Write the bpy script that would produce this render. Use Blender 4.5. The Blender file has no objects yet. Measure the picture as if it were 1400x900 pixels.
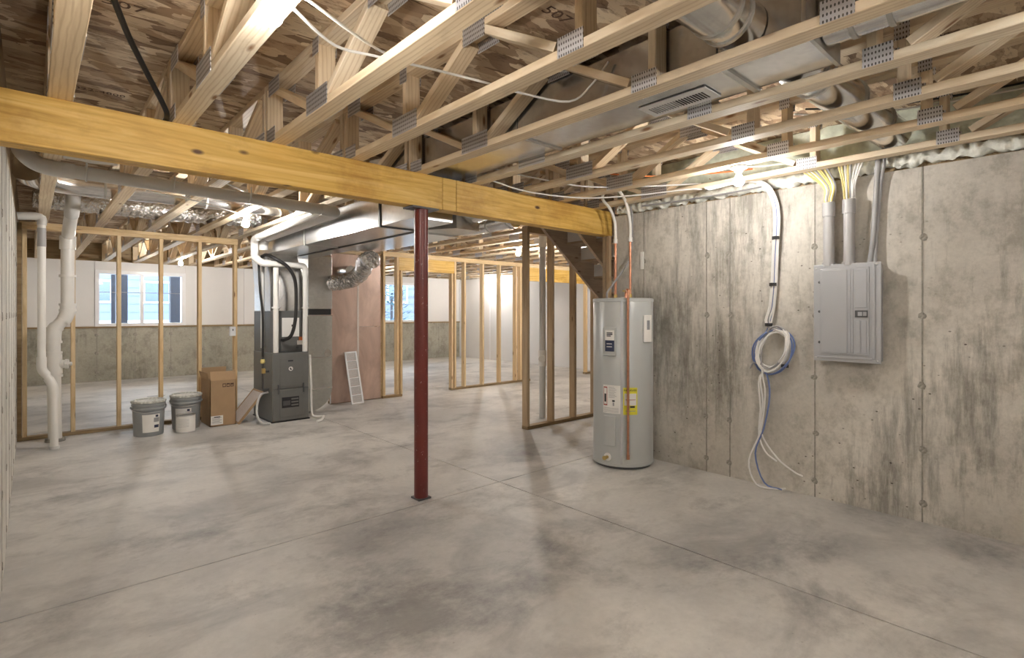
import bpy, bmesh, math, random
from mathutils import Vector, Matrix, noise

random.seed(7)
SC = bpy.context.scene
COL = SC.collection
R = math.radians

# ---------------------------------------------------------------- camera, world, exposure
cam_d = bpy.data.cameras.new('camera')
cam = bpy.data.objects.new('camera', cam_d)
COL.objects.link(cam)
cam.location = (0, 0, 1.34)
cam.rotation_euler = (R(90), 0, -math.atan2(0.672, 0.741))
cam_d.sensor_width = 36.0
cam_d.lens = 36.0 * 727 / 1400
cam_d.shift_y = -23 / 1400
cam_d.clip_start = 0.02
cam_d.clip_end = 300
SC.camera = cam

SC.view_settings.view_transform = 'Standard'
SC.view_settings.look = 'None'
SC.view_settings.gamma = 1.0
SC.view_settings.use_curve_mapping = False
SC.view_settings.exposure = 2.08

BULB = 300.0          # emission strength of each bulb
world = bpy.data.worlds.new('sky')
SC.world = world
world.use_nodes = True
wn = world.node_tree.nodes
wn['Background'].inputs['Color'].default_value = (0.76, 0.87, 1.0, 1)
wn['Background'].inputs['Strength'].default_value = 2.8

cy = SC.cycles
cy.max_bounces = 14
cy.diffuse_bounces = 10
cy.glossy_bounces = 6
cy.transmission_bounces = 6
cy.transparent_max_bounces = 12
cy.sample_clamp_indirect = 6
cy.use_denoising = True
cy.caustics_reflective = False
cy.caustics_refractive = False

# ---------------------------------------------------------------- helpers
WM = {}


def mk(name, data, M=None, parent=None):
    M = M or Matrix.Identity(4)
    o = bpy.data.objects.new(name, data)
    COL.objects.link(o)
    WM[o.name] = M
    if parent is not None:
        o.parent = parent
        o.matrix_parent_inverse = WM[parent.name].inverted()
    o.matrix_basis = M
    return o


def tag(o, label, cat, group=None, kind=None):
    if label:
        o['label'] = label
    if cat:
        o['category'] = cat
    if group:
        o['group'] = group
    if kind:
        o['kind'] = kind
    return o


def thing(name, loc, label, cat, group=None):
    o = mk(name, None, Matrix.Translation(loc))
    o.empty_display_size = 0.1
    return tag(o, label, cat, group)


def struct(o):
    o['kind'] = 'structure'
    return o


def smoothpath(pts, k=6):
    P = [Vector(p) for p in pts]
    if len(P) < 3 or k < 2:
        return P
    Q = [P[0] * 2 - P[1]] + P + [P[-1] * 2 - P[-2]]
    out = []
    for i in range(1, len(Q) - 2):
        a, b, c, d = Q[i - 1], Q[i], Q[i + 1], Q[i + 2]
        for j in range(k):
            t = j / k
            out.append(0.5 * ((2 * b) + (c - a) * t + (2 * a - 5 * b + 4 * c - d) * t * t + (3 * b - a - 3 * c + d) * t ** 3))
    out.append(P[-1])
    return out


class MB:
    def __init__(self):
        self.bm = bmesh.new()

    def box(self, a, b, M=None):
        x0, y0, z0 = a
        x1, y1, z1 = b
        co = [(x0, y0, z0), (x1, y0, z0), (x1, y1, z0), (x0, y1, z0), (x0, y0, z1), (x1, y0, z1), (x1, y1, z1), (x0, y1, z1)]
        v = [self.bm.verts.new(M @ Vector(c) if M else c) for c in co]
        for f in ((0, 3, 2, 1), (4, 5, 6, 7), (0, 1, 5, 4), (1, 2, 6, 5), (2, 3, 7, 6), (3, 0, 4, 7)):
            self.bm.faces.new([v[i] for i in f])
        return self

    def prism(self, poly, a, b, axis='Y'):
        """poly: 2-D points; extruded along axis from a to b"""
        def P(p, t):
            return {'X': (t, p[0], p[1]), 'Y': (p[0], t, p[1]), 'Z': (p[0], p[1], t)}[axis]
        A = [self.bm.verts.new(P(p, a)) for p in poly]
        B = [self.bm.verts.new(P(p, b)) for p in poly]
        n = len(poly)
        self.bm.faces.new(A)
        self.bm.faces.new(B[::-1])
        for i in range(n):
            self.bm.faces.new((A[i], B[i], B[(i + 1) % n], A[(i + 1) % n]))
        return self

    def tube(self, pts, r, n=10, k=6, caps=True, rf=None, inner=0):
        P = smoothpath(pts, k)
        rings = []
        up = None
        for i, p in enumerate(P):
            d = (P[min(i + 1, len(P) - 1)] - P[max(i - 1, 0)])
            if d.length < 1e-9:
                d = Vector((0, 0, 1))
            d.normalize()
            if up is None:
                up = Vector((0, 0, 1)) if abs(d.z) < 0.9 else Vector((0, 1, 0))
            u = up - d * up.dot(d)
            if u.length < 1e-6:
                u = d.orthogonal()
            u.normalize()
            up = u
            w = d.cross(u)
            rr = r if rf is None else r * rf(i, len(P))
            rings.append([self.bm.verts.new(p + (u * math.cos(2 * math.pi * j / n) + w * math.sin(2 * math.pi * j / n)) * rr) for j in range(n)])
        for a, b in zip(rings, rings[1:]):
            for j in range(n):
                self.bm.faces.new((a[j], a[(j + 1) % n], b[(j + 1) % n], b[j]))
        if caps:
            self.bm.faces.new(rings[0][::-1])
            self.bm.faces.new(rings[-1])
        return self

    def cyl(self, p0, p1, r, n=20):
        return self.tube([p0, p1], r, n, 1)

    def lathe(self, prof, c, axis=(0, 0, 1), n=32):
        """prof: list of (radius, height) along axis from c"""
        c = Vector(c)
        ax = Vector(axis).normalized()
        u = ax.orthogonal().normalized()
        w = ax.cross(u)
        rings = []
        for r, h in prof:
            if r < 1e-6:
                rings.append([self.bm.verts.new(c + ax * h)])
            else:
                rings.append([self.bm.verts.new(c + ax * h + (u * math.cos(2 * math.pi * j / n) + w * math.sin(2 * math.pi * j / n)) * r) for j in range(n)])
        for a, b in zip(rings, rings[1:]):
            for j in range(n):
                q = (j + 1) % n
                if len(a) == 1 and len(b) == 1:
                    continue
                if len(a) == 1:
                    self.bm.faces.new((a[0], b[q], b[j]))
                elif len(b) == 1:
                    self.bm.faces.new((a[j], a[q], b[0]))
                else:
                    self.bm.faces.new((a[j], a[q], b[q], b[j]))
        return self

    def arcpatch(self, c, r, a0, a1, z0, z1, th=0.002, n=10):
        """curved plate on a vertical cylinder, angles in degrees"""
        cx, cyy = c
        L = []
        for i in range(n + 1):
            a = R(a0 + (a1 - a0) * i / n)
            L.append([self.bm.verts.new((cx + math.cos(a) * q, cyy + math.sin(a) * q, z)) for q, z in ((r, z0), (r + th, z0), (r + th, z1), (r, z1))])
        for p, q in zip(L, L[1:]):
            for j in range(4):
                self.bm.faces.new((p[j], q[j], q[(j + 1) % 4], p[(j + 1) % 4]))
        self.bm.faces.new(L[0])
        self.bm.faces.new(L[-1][::-1])
        return self

    def build(self, name, mat, parent=None, bevel=0, smooth=False, label=None, angle=40):
        bm = self.bm
        bmesh.ops.recalc_face_normals(bm, faces=bm.faces)
        vs = bm.verts
        lo = Vector([min(v.co[i] for v in vs) for i in range(3)])
        hi = Vector([max(v.co[i] for v in vs) for i in range(3)])
        c = (lo + hi) / 2
        bmesh.ops.translate(bm, verts=bm.verts, vec=-c)
        me = bpy.data.meshes.new(name)
        bm.to_mesh(me)
        bm.free()
        me.materials.append(mat)
        if smooth:
            me.shade_smooth()
            me.set_sharp_from_angle(angle=R(angle))
        o = mk(name, me, Matrix.Translation(c), parent)
        if bevel:
            m = o.modifiers.new('bevel', 'BEVEL')
            m.width = bevel
            m.segments = 2
            m.limit_method = 'ANGLE'
            m.angle_limit = R(40)
        if label:
            o['label'] = label
        return o


_cache = {}


def board(name, p0, p1, w, t, mat, parent=None, wdir=(1, 0, 0), label=None):
    """a board whose grain runs from p0 to p1; w along wdir, t across; alike boards share mesh data"""
    p0, p1 = Vector(p0), Vector(p1)
    L = (p1 - p0).length
    key = (round(L, 3), w, t, mat.name)
    me = _cache.get(key)
    if me is None:
        b = MB()
        b.box((-L / 2, -w / 2, -t / 2), (L / 2, w / 2, t / 2))
        me = bpy.data.meshes.new('board')
        bmesh.ops.recalc_face_normals(b.bm, faces=b.bm.faces)
        if w > 0.02 and t > 0.02:
            bmesh.ops.bevel(b.bm, geom=[e for e in b.bm.edges if abs((e.verts[0].co - e.verts[1].co).x) > L * 0.5], offset=0.003, segments=1, affect='EDGES')
        b.bm.to_mesh(me)
        b.bm.free()
        me.materials.append(mat)
        _cache[key] = me
    x = (p1 - p0).normalized()
    y = Vector(wdir)
    y = (y - x * y.dot(x)).normalized()
    z = x.cross(y)
    M = Matrix((x, y, z)).transposed().to_4x4()
    M.translation = (p0 + p1) / 2
    o = mk(name, me, M, parent)
    if label:
        o['label'] = label
    return o


def box(name, a, b, mat, parent=None, bevel=0, label=None):
    return MB().box(a, b).build(name, mat, parent, bevel, label=label)


def text(name, body, size, M, mat, parent, sx=1.0):
    cu = bpy.data.curves.new(name, 'FONT')
    cu.body = body
    cu.size = size
    cu.align_x = 'CENTER'
    cu.align_y = 'CENTER'
    cu.extrude = 0.0004
    cu.resolution_u = 2
    tmp = bpy.data.objects.new('tmp', cu)
    COL.objects.link(tmp)
    dg = bpy.context.evaluated_depsgraph_get()
    me = bpy.data.meshes.new_from_object(tmp.evaluated_get(dg))
    bpy.data.objects.remove(tmp)
    me.materials.clear()
    me.materials.append(mat)
    if sx != 1.0:
        for v in me.vertices:
            v.co.x *= sx
    return mk(name, me, M, parent)


def frame(o, right, up):
    """matrix for flat print: text reads along right, top towards up"""
    x = Vector(right).normalized()
    y = Vector(up).normalized()
    M = Matrix((x, y, x.cross(y))).transposed().to_4x4()
    M.translation = Vector(o)
    return M


# ---------------------------------------------------------------- materials
class NT:
    def __init__(self, name):
        self.m = bpy.data.materials.new(name)
        self.m.use_nodes = True
        self.t = self.m.node_tree
        self.b = self.t.nodes['Principled BSDF']

    def n(self, typ, **kw):
        nd = self.t.nodes.new(typ)
        for k, v in kw.items():
            if k in ('i',):
                for a, c in v.items():
                    if isinstance(c, tuple) and len(c) == 2 and hasattr(c[0], 'bl_idname'):
                        self.t.links.new(c[0].outputs[c[1]], nd.inputs[a])
                    else:
                        nd.inputs[a].default_value = c
            else:
                setattr(nd, k, v)
        return nd

    def link(self, a, o, b, i):
        self.t.links.new(a.outputs[o], b.inputs[i])

    def coords(self, scale=(1, 1, 1), rnd=False, rot=(0, 0, 0)):
        tc = self.n('ShaderNodeTexCoord')
        src = (tc, 'Object')
        if rnd:
            oi = self.n('ShaderNodeObjectInfo')
            mu = self.n('ShaderNodeVectorMath', operation='SCALE', i={0: (37.0, 91.0, 53.0)})
            self.link(oi, 'Random', mu, 'Scale')
            ad = self.n('ShaderNodeVectorMath', operation='ADD', i={0: src, 1: (mu, 0)})
            src = (ad, 0)
        mp = self.n('ShaderNodeMapping', i={'Vector': src, 'Scale': scale, 'Rotation': rot})
        return (mp, 'Vector')

    def noise(self, vec, scale, detail=4, rough=0.55, dist=0.0):
        return (self.n('ShaderNodeTexNoise', i={'Vector': vec, 'Scale': scale, 'Detail': detail, 'Roughness': rough, 'Distortion': dist}), 'Fac')

    def ramp(self, fac, stops, interp='LINEAR'):
        r = self.n('ShaderNodeValToRGB', i={'Fac': fac})
        e = r.color_ramp.elements
        r.color_ramp.interpolation = interp
        while len(e) < len(stops):
            e.new(0.5)
        for s, (p, c) in zip(e, stops):
            s.position = p
            s.color = (*c, 1) if len(c) == 3 else c
        return (r, 'Color')

    def mix(self, fac, a, b, mode='MIX'):
        m = self.n('ShaderNodeMix', data_type='RGBA', blend_type=mode)
        for idx, v in ((0, fac), (6, a), (7, b)):
            if isinstance(v, tuple) and hasattr(v[0], 'bl_idname'):
                self.t.links.new(v[0].outputs[v[1]], m.inputs[idx])
            else:
                m.inputs[idx].default_value = (*v, 1) if isinstance(v, tuple) else v
        return (m, 2)

    def bump(self, h, strength=0.3, dist=0.01):
        b = self.n('ShaderNodeBump', i={'Height': h, 'Strength': strength, 'Distance': dist})
        self.link(b, 'Normal', self.b, 'Normal')

    def color(self, c):
        self.t.links.new(c[0].outputs[c[1]], self.b.inputs['Base Color'])

    def set(self, **k):
        for a, v in k.items():
            a = {'rough': 'Roughness', 'metal': 'Metallic', 'color': 'Base Color', 'spec': 'Specular IOR Level'}[a]
            self.b.inputs[a].default_value = (*v, 1) if isinstance(v, tuple) else v
        return self


def plain(name, color, rough=0.5, metal=0.0, var=0.08, scale=9.0, bump=0.0):
    t = NT(name).set(rough=rough, metal=metal)
    v = t.coords()
    nz = t.noise(v, scale, 5)
    lo = tuple(c * (1 - var) for c in color)
    hi = tuple(min(1, c * (1 + var)) for c in color)
    t.color(t.ramp(nz, [(0.3, lo), (0.7, hi)]))
    if bump:
        t.bump(nz, bump, 0.01)
    return t.m


def wood(name, light, dark, knot, seed_var=0.22, alt=None):
    t = NT(name).set(rough=0.62)
    v = t.coords((0.9, 13, 13), True)
    g = t.noise(v, 2.2, 6, 0.6, 0.6)
    base = t.ramp(g, [(0.32, dark), (0.5, tuple((a + b) / 2 for a, b in zip(light, dark))), (0.68, light)])
    v3 = t.coords((1.0, 5.0, 5.0), True)
    w = (t.n('ShaderNodeTexWave', wave_type='BANDS', bands_direction='Y', i={'Vector': v3, 'Scale': 3.0, 'Distortion': 6.0, 'Detail': 3.0, 'Detail Scale': 0.7}), 'Fac')
    gr = t.ramp(w, [(0.0, (0.80, 0.74, 0.66)), (0.35, (1, 1, 1))])
    c = t.mix(0.8, base, gr, 'MULTIPLY')
    oi = t.n('ShaderNodeObjectInfo')
    tint = t.ramp((oi, 'Random'), [(0.0, (1, 1, 1)), (0.5, (0.93, 0.89, 0.84)), (1.0, (1.0, 0.93, 0.83))])
    c = t.mix(1.0, c, tint, 'MULTIPLY')
    vk = t.coords((2.6, 9, 9), True)
    vo = (t.n('ShaderNodeTexVoronoi', i={'Vector': vk, 'Scale': 1.0, 'Randomness': 1.0}), 'Distance')
    km = t.ramp(vo, [(0.05, (1, 1, 1)), (0.13, (0, 0, 0))])
    sep = t.n('ShaderNodeSeparateColor', i={0: km})
    c = t.mix((sep, 0), c, knot)
    # faint yard dirt
    vd = t.coords((2, 5, 5), True)
    dd = t.ramp(t.noise(vd, 1.6, 8, 0.75), [(0.56, (1, 1, 1)), (0.72, (0.66, 0.62, 0.58))])
    c = t.mix(0.55, c, dd, 'MULTIPLY')
    t.color(c)
    t.bump(g, 0.15, 0.004)
    return t.m


def galv(name, col=(0.80, 0.81, 0.82), rough=0.22, metal=0.95, wave=0.06, sc=3.0):
    t = NT(name).set(metal=metal)
    v = t.coords()
    vo = (t.n('ShaderNodeTexVoronoi', i={'Vector': v, 'Scale': 38.0}), 'Color')
    s = t.n('ShaderNodeSeparateColor', i={0: vo})
    c = t.ramp((s, 0), [(0, tuple(x * 0.90 for x in col)), (1, col)])
    t.color(c)
    nz = t.noise(v, sc, 3, 0.5)
    rr = t.n('ShaderNodeMapRange', i={0: nz, 3: rough - 0.05, 4: rough + 0.08})
    t.link(rr, 0, t.b, 'Roughness')
    t.bump(nz, wave, 0.04)
    return t.m


def concrete_floor():
    t = NT('floor_concrete')
    geo = t.n('ShaderNodeNewGeometry')

    def co(scale, rot=0.0):
        return (t.n('ShaderNodeMapping', i={'Vector': (geo, 'Position'), 'Scale': scale, 'Rotation': (0, 0, rot)}), 'Vector')
    v = co((1, 1, 1))
    big = t.noise(v, 0.6, 7, 0.6, 0.3)
    sw = t.noise(co((0.9, 1.35, 1), R(20)), 1.3, 9, 0.66, 0.5)
    fine = t.noise(v, 24, 6, 0.7)
    c = t.ramp(big, [(0.36, (0.46, 0.457, 0.45)), (0.48, (0.58, 0.57, 0.552)), (0.62, (0.68, 0.668, 0.64))])
    c = t.mix(0.8, c, t.ramp(sw, [(0.36, (0.60, 0.60, 0.61)), (0.52, (1, 0.995, 0.99))]), 'MULTIPLY')
    c = t.mix(0.5, c, t.ramp(fine, [(0.3, (0.78, 0.78, 0.78)), (0.62, (1, 1, 1))]), 'MULTIPLY')
    st = t.noise(co((1, 1.2, 1)), 1.3, 9, 0.74, 0.2)
    m = st
    for (sx, sy, rx, ry, amt) in ((1.45, 2.15, .85, .55, .19), (2.25, 2.05, .6, .5, .15), (1.3, 3.7, 1.3, .5, .09), (3.4, 3.6, .5, .6, .10), (1.9, 6.0, 1.6, .5, .08), (3.0, 1.0, .7, .7, .08)):
        mp = t.n('ShaderNodeMapping', vector_type='TEXTURE', i={'Vector': (geo, 'Position'), 'Location': (sx, sy, 0), 'Scale': (rx, ry, 1)})
        gr = t.n('ShaderNodeTexGradient', gradient_type='SPHERICAL', i={'Vector': (mp, 0)})
        m = (t.n('ShaderNodeMath', operation='MULTIPLY_ADD', i={0: (gr, 'Fac'), 1: amt, 2: m}), 0)
    c = t.mix(0.8, c, t.ramp(m, [(0.53, (1, 1, 1)), (0.70, (0.44, 0.44, 0.45))]), 'MULTIPLY')
    sp = (t.n('ShaderNodeTexVoronoi', i={'Vector': v, 'Scale': 9.0}), 'Distance')
    c = t.mix(0.4, c, t.ramp(sp, [(0.03, (0.45, 0.45, 0.45)), (0.05, (1, 1, 1))]), 'MULTIPLY')
    t.color(c)
    rr = t.n('ShaderNodeMapRange', i={0: sw, 3: 0.40, 4: 0.66})
    t.link(rr, 0, t.b, 'Roughness')
    t.bump(fine, 0.08, 0.004)
    return t.m


def concrete_wall(name, light=(0.58, 0.555, 0.50), mid=(0.42, 0.40, 0.355), dark=(0.20, 0.19, 0.165), dirt=0.9, lo=0.55, stains=()):
    t = NT(name).set(rough=0.85)
    v = t.coords()
    big = t.noise(v, 0.9, 8, 0.65, 0.0)
    c = t.ramp(big, [(0.34, mid), (0.54, light), (0.72, tuple(min(1, x * 1.16) for x in light))])
    vs = t.coords((6, 6, 0.8))
    stre = t.noise(vs, 1.7, 9, 0.75, 0.0)
    vl = t.coords((1, 1, 0.6))
    area = t.noise(vl, 0.75, 3, 0.5)
    m = t.n('ShaderNodeMath', operation='ADD', i={0: stre, 1: area})
    for (sy, sz, ry, rz, amt) in stains:
        tc = t.n('ShaderNodeTexCoord')
        mp = t.n('ShaderNodeMapping', vector_type='TEXTURE', i={'Vector': (tc, 'Object'), 'Location': (0, sy, sz), 'Scale': (50, ry, rz)})
        gr = t.n('ShaderNodeTexGradient', gradient_type='SPHERICAL', i={'Vector': (mp, 0)})
        m = t.n('ShaderNodeMath', operation='MULTIPLY_ADD', i={0: (gr, 'Fac'), 1: amt, 2: (m, 0)})
    m = t.n('ShaderNodeMath', operation='MULTIPLY', i={0: (m, 0), 1: 0.5})
    msk = t.ramp((m, 0), [(lo, (0, 0, 0)), (lo + 0.10, (dirt, dirt, dirt))])
    s = t.n('ShaderNodeSeparateColor', i={0: msk})
    c = t.mix((s, 0), c, dark)
    fine = t.noise(v, 30, 6, 0.7)
    c = t.mix(0.55, c, t.ramp(fine, [(0.3, (0.72, 0.72, 0.72)), (0.6, (1, 1, 1))]), 'MULTIPLY')
    bl = t.noise(t.coords((1, 1, 0.75)), 4.5, 9, 0.75, 0.0)
    c = t.mix(0.6, c, t.ramp(bl, [(0.38, (0.56, 0.55, 0.52)), (0.50, (1, 1, 1))]), 'MULTIPLY')
    vp = t.coords((1, 1, 1.6))
    pit = (t.n('ShaderNodeTexVoronoi', i={'Vector': vp, 'Scale': 11.0}), 'Distance')
    pm = t.ramp(pit, [(0.05, (0.22, 0.2, 0.18)), (0.10, (1, 1, 1))])
    gate = t.ramp(t.noise(v, 1.3, 2), [(0.45, (0, 0, 0)), (0.58, (1, 1, 1))])
    gs = t.n('ShaderNodeSeparateColor', i={0: gate})
    c = t.mix((gs, 0), c, t.mix(1.0, c, pm, 'MULTIPLY'))
    t.color(c)
    t.bump(bl, 0.25, 0.01)
    return t.m


def osb_mat():
    t = NT('oriented_strand_board').set(rough=0.8)
    cols = []
    for rot, off in ((6, 1.0), (-24, 1.3)):
        v0 = t.coords((5.0 * off, 13.0 * off, 1), rot=(0, 0, R(rot)))
        nz = t.n('ShaderNodeTexNoise', i={'Vector': v0, 'Scale': 0.9, 'Detail': 3.0})
        ad = t.n('ShaderNodeVectorMath', operation='MULTIPLY_ADD', i={0: (nz, 'Color'), 1: (1.1, 1.1, 0), 2: v0})
        vo = (t.n('ShaderNodeTexVoronoi', i={'Vector': (ad, 0), 'Scale': 1.0}), 'Color')
        s = t.n('ShaderNodeSeparateColor', i={0: vo})
        cols.append(((s, 0), (s, 1)))
    c1 = t.ramp(cols[0][0], [(0.0, (0.22, 0.14, 0.085)), (0.3, (0.42, 0.29, 0.18)), (0.7, (0.62, 0.49, 0.34)), (1.0, (0.80, 0.68, 0.50))])
    c2 = t.ramp(cols[1][0], [(0.0, (0.24, 0.155, 0.10)), (0.5, (0.54, 0.41, 0.27)), (1.0, (0.76, 0.63, 0.45))])
    g = t.ramp(cols[1][1], [(0.50, (0, 0, 0)), (0.52, (1, 1, 1))], 'CONSTANT')
    gs = t.n('ShaderNodeSeparateColor', i={0: g})
    c = t.mix((gs, 0), c1, c2)
    v = t.coords((2.6, 9, 1))
    d = t.noise(v, 1.7, 9, 0.8)
    c = t.mix(0.9, c, t.ramp(d, [(0.40, (0.52, 0.46, 0.42)), (0.48, (1, 1, 1))]), 'MULTIPLY')
    t.color(c)
    t.bump(cols[0][0], 0.2, 0.004)
    return t.m


def plate_mat():
    t = NT('truss_plate_steel').set(rough=0.42, metal=0.75)
    tc = t.n('ShaderNodeTexCoord')
    w1 = (t.n('ShaderNodeTexWave', wave_type='BANDS', bands_direction='Y', wave_profile='SIN', i={'Vector': (tc, 'Object'), 'Scale': 26.0}), 'Fac')
    w2 = (t.n('ShaderNodeTexWave', wave_type='BANDS', bands_direction='Z', wave_profile='SIN', i={'Vector': (tc, 'Object'), 'Scale': 14.0}), 'Fac')
    m = t.n('ShaderNodeMath', operation='MULTIPLY', i={0: w1, 1: w2})
    c = t.ramp((m, 0), [(0.42, (0.72, 0.72, 0.75)), (0.60, (0.13, 0.125, 0.125))])
    t.color(c)
    t.bump((m, 0), -0.5, 0.004)
    return t.m


def glass_mat():
    t = NT('window_glass')
    tr = t.n('ShaderNodeBsdfTransparent', i={'Color': (0.93, 0.96, 0.97, 1)})
    gl = t.n('ShaderNodeBsdfGlossy', i={'Roughness': 0.02})
    fr = t.n('ShaderNodeFresnel', i={'IOR': 1.35})
    mx = t.n('ShaderNodeMixShader', i={0: (fr, 0)})
    t.link(tr, 0, mx, 1)
    t.link(gl, 0, mx, 2)
    out = [n for n in t.t.nodes if n.bl_idname == 'ShaderNodeOutputMaterial'][0]
    t.link(mx, 0, out, 'Surface')
    return t.m


def foil_mat(name='crinkled_foil', sc=28.0):
    t = NT(name).set(rough=0.24, metal=1.0, color=(0.80, 0.79, 0.78))
    v = t.coords()
    nz = t.n('ShaderNodeTexVoronoi', i={'Vector': v, 'Scale': sc, 'Randomness': 1.0})
    n2 = t.noise(v, sc * 1.4, 4)
    m = t.n('ShaderNodeMath', operation='ADD', i={0: (nz, 'Distance'), 1: n2})
    t.bump((m, 0), 0.8, 0.02)
    return t.m


def emit(name, col, s):
    m = bpy.data.materials.new(name)
    m.use_nodes = True
    b = m.node_tree.nodes['Principled BSDF']
    b.inputs['Base Color'].default_value = (1, 1, 1, 1)
    b.inputs['Emission Color'].default_value = (*col, 1)
    b.inputs['Emission Strength'].default_value = s
    return m


def beam_mat():
    t = NT('yellow_beam_lumber').set(rough=0.5)
    v = t.coords((0.45, 4.5, 4.5), True)
    g = t.noise(v, 1.8, 6, 0.62, 2.2)
    c = t.ramp(g, [(0.3, (0.56, 0.325, 0.065)), (0.5, (0.72, 0.46, 0.11)), (0.7, (0.82, 0.585, 0.205))])
    v3 = t.coords((0.8, 4.0, 4.0), True)
    w = (t.n('ShaderNodeTexWave', wave_type='RINGS', rings_direction='Z', i={'Vector': v3, 'Scale': 2.2, 'Distortion': 5.0, 'Detail': 3.0, 'Detail Scale': 0.8}), 'Fac')
    c = t.mix(0.6, c, t.ramp(w, [(0.0, (0.86, 0.78, 0.60)), (0.4, (1, 1, 1))]), 'MULTIPLY')
    vk = t.coords((2.6, 5.6, 5.6), True)
    vo = (t.n('ShaderNodeTexVoronoi', i={'Vector': vk, 'Scale': 1.0}), 'Distance')
    km = t.ramp(vo, [(0.075, (1, 1, 1)), (0.115, (0, 0, 0))])
    s = t.n('ShaderNodeSeparateColor', i={0: km})
    c = t.mix((s, 0), c, (0.12, 0.055, 0.02))
    vp = t.coords((1, 1, 1), True)
    vp2 = t.noise(vp, 2.2, 6, 0.7)
    c = t.mix(0.5, c, t.ramp(vp2, [(0.36, (0.62, 0.5, 0.40)), (0.5, (1, 1, 1))]), 'MULTIPLY')
    t.color(c)
    t.bump(g, 0.1, 0.004)
    return t.m


def copper_panel_mat():
    t = NT('copper_toned_sheathing').set(rough=0.42, metal=0.45)
    v = t.coords()
    big = t.noise(t.coords((1.4, 1, 0.8)), 1.4, 5, 0.6, 0.8)
    c = t.ramp(big, [(0.32, (0.42, 0.31, 0.26)), (0.55, (0.60, 0.45, 0.38)), (0.72, (0.72, 0.56, 0.48))])
    dots = (t.n('ShaderNodeTexVoronoi', i={'Vector': v, 'Scale': 40.0, 'Randomness': 0.0}), 'Distance')
    c = t.mix(0.5, c, t.ramp(dots, [(0.10, (0.5, 0.5, 0.5)), (0.2, (1, 1, 1))]), 'MULTIPLY')
    t.color(c)
    t.bump(big, 0.2, 0.03)
    return t.m


M = {}
M['wood'] = wood('pale_spruce', (0.86, 0.765, 0.60), (0.72, 0.60, 0.44), (0.28, 0.14, 0.06))
M['stud'] = wood('stud_pine', (0.82, 0.67, 0.43), (0.66, 0.50, 0.29), (0.24, 0.12, 0.05))
M['stairwood'] = wood('stair_lumber', (0.58, 0.49, 0.40), (0.42, 0.34, 0.27), (0.15, 0.09, 0.05))
M['greywood'] = wood('weathered_stud', (0.56, 0.45, 0.31), (0.42, 0.31, 0.20), (0.17, 0.10, 0.05))
M['sill'] = wood('treated_sill', (0.36, 0.27, 0.15), (0.24, 0.17, 0.09), (0.12, 0.07, 0.03))
M['beam'] = beam_mat()
M['osb'] = osb_mat()
M['plate'] = plate_mat()
M['floor'] = concrete_floor()
M['cwall'] = concrete_wall('poured_concrete', (0.62, 0.59, 0.535), (0.46, 0.435, 0.39), dirt=.75, lo=.53, stains=((1.75, -.05, .85, 1.15, .26), (1.0, -.35, .6, .9, .13), (.35, -.45, .45, .45, .05), (-.25, .75, .5, .5, .06), (.3, .1, .4, .3, .1), (1.9, .8, .5, .5, -.1)))
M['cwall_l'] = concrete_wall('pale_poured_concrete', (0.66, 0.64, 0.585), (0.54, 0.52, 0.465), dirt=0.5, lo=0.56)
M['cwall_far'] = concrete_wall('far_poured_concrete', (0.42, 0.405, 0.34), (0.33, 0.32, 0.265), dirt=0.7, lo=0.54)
M['seam'] = plain('seam_grout', (0.30, 0.285, 0.25), 0.9, var=0.3, scale=20)
M['tie'] = plain('tie_scar', (0.33, 0.31, 0.27), 0.9, var=0.35, scale=60, bump=0.5)
M['gap'] = plain('joint_filler', (0.10, 0.095, 0.09), 0.9)
M['white_panel'] = plain('white_faced_insulation', (0.74, 0.735, 0.73), 0.6, var=0.03, scale=1.5)
M['vinyl'] = plain('white_vinyl', (0.82, 0.83, 0.85), 0.35, var=0.02)
M['galv'] = galv('galvanized_duct')
M['galv_s'] = galv('galvanized_round_duct', (0.84, 0.84, 0.84), 0.18, 1.0, 0.02)
M['galv_d'] = galv('dull_galvanized', (0.60, 0.60, 0.58), 0.32, 0.85, 0.12, 4.0)
M['galv_g'] = galv('greenish_return_duct', (0.55, 0.555, 0.52), 0.34, 0.75, 0.05, 2.0)
M['foil'] = foil_mat()
M['copperpanel'] = copper_panel_mat()
M['pvc'] = plain('white_pvc', (0.80, 0.785, 0.75), 0.32, var=0.02)
M['pvc_g'] = plain('grey_pvc', (0.40, 0.395, 0.40), 0.38, var=0.03)
M['pvc_m'] = plain('off_white_pvc', (0.62, 0.615, 0.60), 0.36, var=0.03)
M['red'] = None
M['black'] = plain('black_rubber', (0.018, 0.017, 0.017), 0.45)
M['darkgrey'] = plain('dark_steel', (0.09, 0.092, 0.095), 0.45, 0.2)
M['furnace'] = plain('furnace_grey', (0.165, 0.168, 0.162), 0.42, 0.15, var=0.05)
M['furnace_d'] = plain('coil_case_grey', (0.14, 0.143, 0.14), 0.45, 0.15, var=0.06)
M['heater'] = plain('heater_enamel', (0.49, 0.513, 0.513), 0.32, 0.05, var=0.02)
M['heater_l'] = plain('heater_seam_light', (0.62, 0.63, 0.66), 0.25, 0.3, var=0.02)
M['paper'] = plain('white_paper', (0.84, 0.83, 0.80), 0.7, var=0.03)
M['yellow'] = plain('yellow_label', (0.80, 0.74, 0.06), 0.5, var=0.03)
M['ink'] = plain('black_ink', (0.02, 0.02, 0.025), 0.6)
M['ink_grey'] = plain('grey_ink', (0.34, 0.34, 0.35), 0.7)
M['ink_brown'] = plain('brown_stamp_ink', (0.10, 0.055, 0.035), 0.8)
M['navy'] = plain('navy_print', (0.03, 0.04, 0.09), 0.5)
M['redink'] = plain('red_print', (0.35, 0.04, 0.03), 0.5)
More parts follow.
